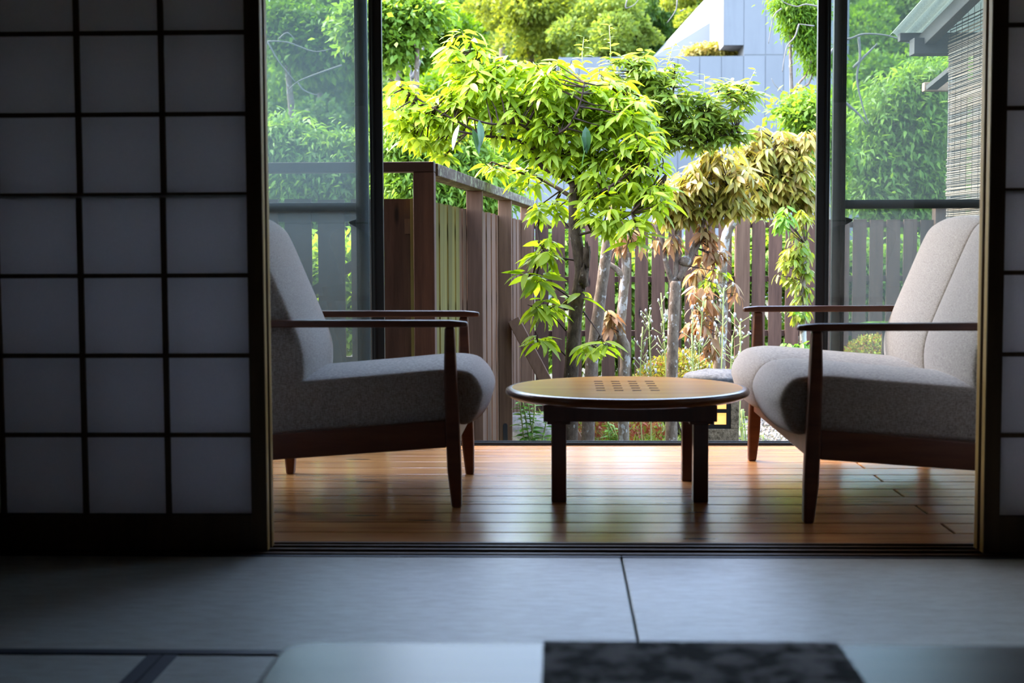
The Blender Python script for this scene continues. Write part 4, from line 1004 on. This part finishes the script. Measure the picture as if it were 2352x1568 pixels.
# ------------------------------------------------------------------ trees beyond the fence and the wooded hill
quad = ([(0,0,0),(.5,.26,.05),(1,0,-.12),(.5,-.26,.05)], [(0,1,2,3)])
slim = ([(0,0,0),(.35,.15,.02),(1,0,-.25),(.35,-.15,.02)], [(0,1,2,3)])
def far_tree(name, label, px_blobs, Y, n, size, m, trunk=None, bark='bark_grey', droop=.3, group='trees beyond the fence'):
    bl = blobs_px(px_blobs, Y, .9); c0 = bl[0][0]
    t = thing(name, label, 'tree', (c0.x, Y, -.5), group); ms = []
    size *= .8
    for _ in range(int(n*2.0)):
        # leaves sit in clumps, so light reaches between them
        b = pick(bl); p, d = in_blob(b, .3)
        for k in range(6):
            q = p + Vector((random.gauss(0, 1), random.gauss(0, 1), random.gauss(0, .55)))*size*1.0
            ms.append(leaf_matrix(q, Vector((d.x, d.y, d.z*.3 - droop)) + rdir()*.9, size*random.uniform(.6, 1.2), random.uniform(-1, 1)))
    o = link('foliage', inst_mesh('foliage', slim if droop > .45 else quad, ms), m); o['kind'] = 'stuff'; child(o, t)
    mb = MB(); base = Vector((c0.x, Y, -.6))
    tw = trunk or .18
    top = max(bl, key=lambda b: b[0].z)[0]
    P = smooth_path([base, base.lerp(top, .45) + rdir()*.15, top], 4); mb.tube(P, [tw*(1 - .8*i/(len(P)-1)) for i in range(len(P))], 8, True, .05)
    for c, r in bl:
        j = min(range(len(P)), key=lambda i: (P[i] - c).length + (0 if P[i].z < c.z else 3)); mb.tube(smooth_path([P[j], P[j].lerp(c, .5) + rdir()*.12, c], 3), [tw*.32, tw*.28, tw*.24, tw*.2, tw*.16, tw*.12, tw*.08][:7], 6, False)
    mb.build('trunk', M[bark]); child(C.objects[-1], t); return t
far_tree('garden_tree', 'mid-green leafy tree right behind the corner of the fence', [(950,300,60,60),(1040,340,70,60),(960,420,70,60),(1080,400,60,50),(1010,470,80,50),(920,360,45,60),(1120,440,60,50)], 15.0, 1500, .13, M['leaf_mid'], .07, 'bark_grey', .5)
far_tree('garden_tree', 'mid-green tree with high branches above the door frame by the fence', [(905,40,50,40),(960,30,50,36),(900,110,30,40),(930,75,35,35),(850,60,60,60)], 17.0, 700, .14, M['leaf_mid'], .09)
far_tree('garden_tree', 'feathery green tree seen through the glass behind the armchair', [(640,330,60,60),(720,380,80,45),(650,440,60,45),(770,350,55,45),(770,430,60,45),(690,480,80,40),(800,400,45,60)], 16.0, 1700, .14, M['leaf_mid'], .09, 'bark_grey', .5)
far_tree('garden_tree', 'green tree high in the glass behind the armchair', [(690,90,60,55),(650,50,50,40),(760,110,55,50),(740,70,45,45)], 22.0, 900, .17, M['leaf_forest2'], .14)
far_tree('garden_tree', 'bright green bushy tree seen through the glass by the reed blind', [(2080,220,60,50),(2040,280,65,50),(2120,300,60,60),(1990,360,55,50),(2070,380,80,60),(2140,420,55,60),(2010,450,60,50),(2090,470,70,50),(2150,180,45,45)], 16.5, 1250, .15, M['leaf_mid'], .12, 'bark_grey', .5)
far_tree('garden_tree', 'pale green tree just outside the glass next to the golden crown', [(1850,245,28,28),(1825,260,20,22),(1865,290,25,40),(1880,430,25,60),(1890,330,30,40)], 14.5, 380, .12, M['leaf_mid'], .06)
far_tree('garden_tree', 'green shrubby tree behind the picket fence gaps', [(1300,600,60,80),(1420,660,60,80),(1540,620,60,70),(1750,600,60,80),(1650,700,60,60),(1840,620,60,60),(1290,790,70,50),(1420,800,70,50),(1550,790,70,50),(1680,800,70,50),(1800,790,70,50)], 14.8, 2300, .13, M['leaf_mid'], .05)
far_tree('garden_tree', 'green shrubby tree behind the pickets seen through the glass', [(1980,640,60,80),(2080,640,60,80),(2180,620,60,80),(1980,790,70,50),(2100,790,70,50)], 14.8, 1200, .13, M['leaf_mid'], .05)
far_tree('garden_tree', 'shrubby green tree behind the boards at the armchair', [(680,640,80,90),(800,640,80,90),(780,740,80,60),(930,620,40,80)], 11.5, 1100, .11, M['leaf_lime'], .05)
far_tree('garden_tree', 'yellow shrub growing in front of the white sloping roof', [(1640,116,38,9),(1605,120,26,6),(1668,112,20,10)], 57.0, 260, .22, M['leaf_gold'], .1)
# ivy-hung branch at the top by the door
far_tree('garden_tree', 'ivy-covered bough hanging over the concrete wall', [(1890,130,18,26),(1812,10,30,28),(1835,50,28,32),(1852,85,20,30),(1862,110,12,22),(1860,30,25,30),(1870,150,14,18)], 16.0, 700, .085, M['leaf_forest2'], .05, 'bark_grey', .8)
def bare(name, label, Y, paths, w):
    mb = MB()
    for p in paths: limb(mb, p, Y, w, w*.35, 6, 4, .08)
    t = mb.build(name, M['bare_branch']); tag(t, label, 'branch')
bare('bare_branch', 'bare grey branch arching across the concrete wall', 15.0, [[(1890,205),(1850,208),(1830,218),(1800,212),(1780,195),(1772,180)],[(1815,217),(1815,185),(1812,150)],[(1880,15),(1850,10),(1830,15),(1800,5),(1790,-10)],[(1795,20),(1778,35),(1770,70),(1765,100)],[(1835,55),(1825,85),(1808,105),(1800,140),(1797,165)],[(1870,60),(1835,55)]], .018)
bare('bare_branch', 'white bare branch behind the glass under the lean-to roof', 14.0, [[(1912,1010),(1908,600),(1902,300),(1900,130)],[(1900,130),(1930,95),(1955,88),(1985,78),(2040,82),(2090,100)],[(1972,85),(1975,130),(1968,180),(1980,240),(1995,285)],[(1960,155),(2000,115),(2015,100)],[(1940,235),(1970,260),(1990,285)]], .03)
bare('bare_branch', 'bare forked twig behind the glass above the armchair', 16.0, [[(590,900),(596,500),(600,200),(614,95)],[(614,95),(640,140),(680,190)],[(785,150),(740,165),(700,180),(680,190),(660,208)],[(685,190),(695,205),(715,215),(730,218)],[(640,90),(660,75),(680,95)],[(614,95),(660,97),(720,118),(760,112)]], .022)
bare('bare_branch', 'bare pale twig hanging before the dark hillside', 18.0, [[(1440,0),(1437,18),(1455,12),(1470,-5)],[(1555,0),(1553,20),(1545,35),(1532,52)],[(1562,26),(1575,20)]], .02)
bare('leaning_trunk', 'thin grey trunk leaning beyond the fence corner', 20.0, [[(960,800),(957,620),(955,300),(945,180),(925,80),(918,20)],[(945,180),(965,140),(975,90)],[(882,150),(890,110),(893,60)],[(890,115),(930,95)]], .07)

hill = []
nx, ny = 80, 40
def hz(x, y): return max(-1.5, (y - 62)*.50 + 3.0*mnoise.noise(Vector((x*.03, y*.03, 3))) - 1.0)
V = []; 
for j in range(ny):
    y = 58 + 60*j/(ny-1)
    for i in range(nx):
        x = -60 + 130*i/(nx-1); V.append((x, y, min(hz(x, y), 11.5)))
F = [(j*nx + i, j*nx + i + 1, (j+1)*nx + i + 1, (j+1)*nx + i) for j in range(ny-1) for i in range(nx-1)]
o = MB().add(V, F, True).build('hill', M['soil']); structure(o)
o = MB().add([(-60, 30.9, -.7), (70, 30.9, -.7), (70, 59, -1.6), (-60, 59, -1.6)], [(0,1,2,3)]).build('ground_far', M['soil']); structure(o)
crowns = []
for v in range(5):
    sub = []
    for k in range(15):
        d = rdir(); sub.append((Vector((d.x*1.7, d.y*1.7, d.z*1.5 + (.4 if v < 4 else 0))), random.uniform(.8, 1.4)))
    ms = []
    for _ in range(8500):
        c, r = random.choice(sub); d = rdir(); d.z = abs(d.z)*.8 + d.z*.2
        p = c + d.normalized()*r*random.uniform(.7, 1.0); ms.append(leaf_matrix(p, d + rdir()*1.0 + Vector((0, 0, -.3)), random.uniform(.16, .34), random.uniform(-1.5, 1.5)))
    me = inst_mesh('crown', quad, ms); me.materials.append(M['leaf_forest']); crowns.append(me)
trunk_me = MB().tube([(0,0,-6.5),(.1,0,-3),(0,.1,.8)], [.28,.22,.1], 7).mesh('trunk'); trunk_me.materials.append(M['bark_grey'])
def hill_tree(px, py, Y, s, m, label, sz=1.0):
    c = at(px, py, Y); t = thing('hillside_tree', label, 'tree', c, 'trees on the wooded hillside')
    o = bpy.data.objects.new('foliage', random.choice(crowns)); C.objects.link(o); o.parent = t; o.scale = (s, s, s*sz); o.rotation_euler = (0, 0, random.uniform(0, 6.28)); o['kind'] = 'stuff'
    o.material_slots[0].link = 'OBJECT'; o.material_slots[0].material = M[m]
    o = bpy.data.objects.new('trunk', trunk_me); C.objects.link(o); o.parent = t; o.scale = (s, s, s)
named = [(1215,75,66,1.15,'leaf_yellow','bright yellow-green tree standing on the hillside above the lime tree'),
         (1150,30,70,.7,'leaf_yellow','smaller yellow-green tree on the hillside at the top'),
         (1380,95,62,.85,'leaf_pale','pale green tree on the hillside between yellow tree and concrete roof',),
         (1440,105,63,.6,'leaf_pale','small pale tree touching the edge of the concrete wall'),
         (1610,50,74,.8,'leaf_yellow','yellow-green tree rising behind the white sloping roof'),
         (960,80,60,.6,'leaf_yellow','yellow-green tree on the hillside next to the leaning trunk'),
         (1000,150,58,.8,'leaf_forest2','green tree on the hillside left of the lime tree'),
         (910,120,57,.7,'leaf_forest2','green hillside tree just inside the open door')]
for px, py, Y, s, m, lab in named: hill_tree(px, py, Y, s, m, lab)
DK = 'dark green tree covering the distant hillside'
for j in range(9):
    for i in range(26):
        Y = 68 + j*5 + random.uniform(-2, 2); x = -32 + i*2.9 + random.uniform(-1.2, 1.2) + (j % 2)*1.4
        z = min(hz(x, Y), 11.5) + random.uniform(1.0, 2.4)
        u = ((x/Y)*FPX + 1285)
        if u < 0 or u > 2600: continue
        t = thing('hillside_tree', DK, 'tree', (x, Y, z), 'dark trees on the wooded hillside'); s = random.uniform(.9, 1.35)
        o = bpy.data.objects.new('foliage', random.choice(crowns)); C.objects.link(o); o.parent = t; o.scale = (s, s, s*random.uniform(.9, 1.3)); o.rotation_euler = (0, 0, random.uniform(0, 6.28)); o['kind'] = 'stuff'
        if random.random() < .38: o.material_slots[0].link = 'OBJECT'; o.material_slots[0].material = M['leaf_forest2']
# lower forest edge behind the garden trees
for i in range(30):
    x = -16 + i*1.15 + random.uniform(-.4, .4); Y = random.uniform(40, 50)
    u = (x/Y)*FPX + 1285
    if 1240 < u < 1960 or u < 0 or u > 2700: continue
    t = thing('hillside_tree', 'green tree at the foot of the wooded hillside', 'tree', (x, Y, random.uniform(2.0, 5.2)), 'trees at the foot of the hillside'); s = random.uniform(.7, 1.0)
    o = bpy.data.objects.new('foliage', random.choice(crowns)); C.objects.link(o); o.parent = t; o.scale = (s, s, s*1.1); o.rotation_euler = (0, 0, random.uniform(0, 6.28)); o['kind'] = 'stuff'
    if random.random() < .5: o.material_slots[0].link = 'OBJECT'; o.material_slots[0].material = M['leaf_forest2']
    o = bpy.data.objects.new('trunk', trunk_me); C.objects.link(o); o.parent = t; o.scale = (s, s, s)
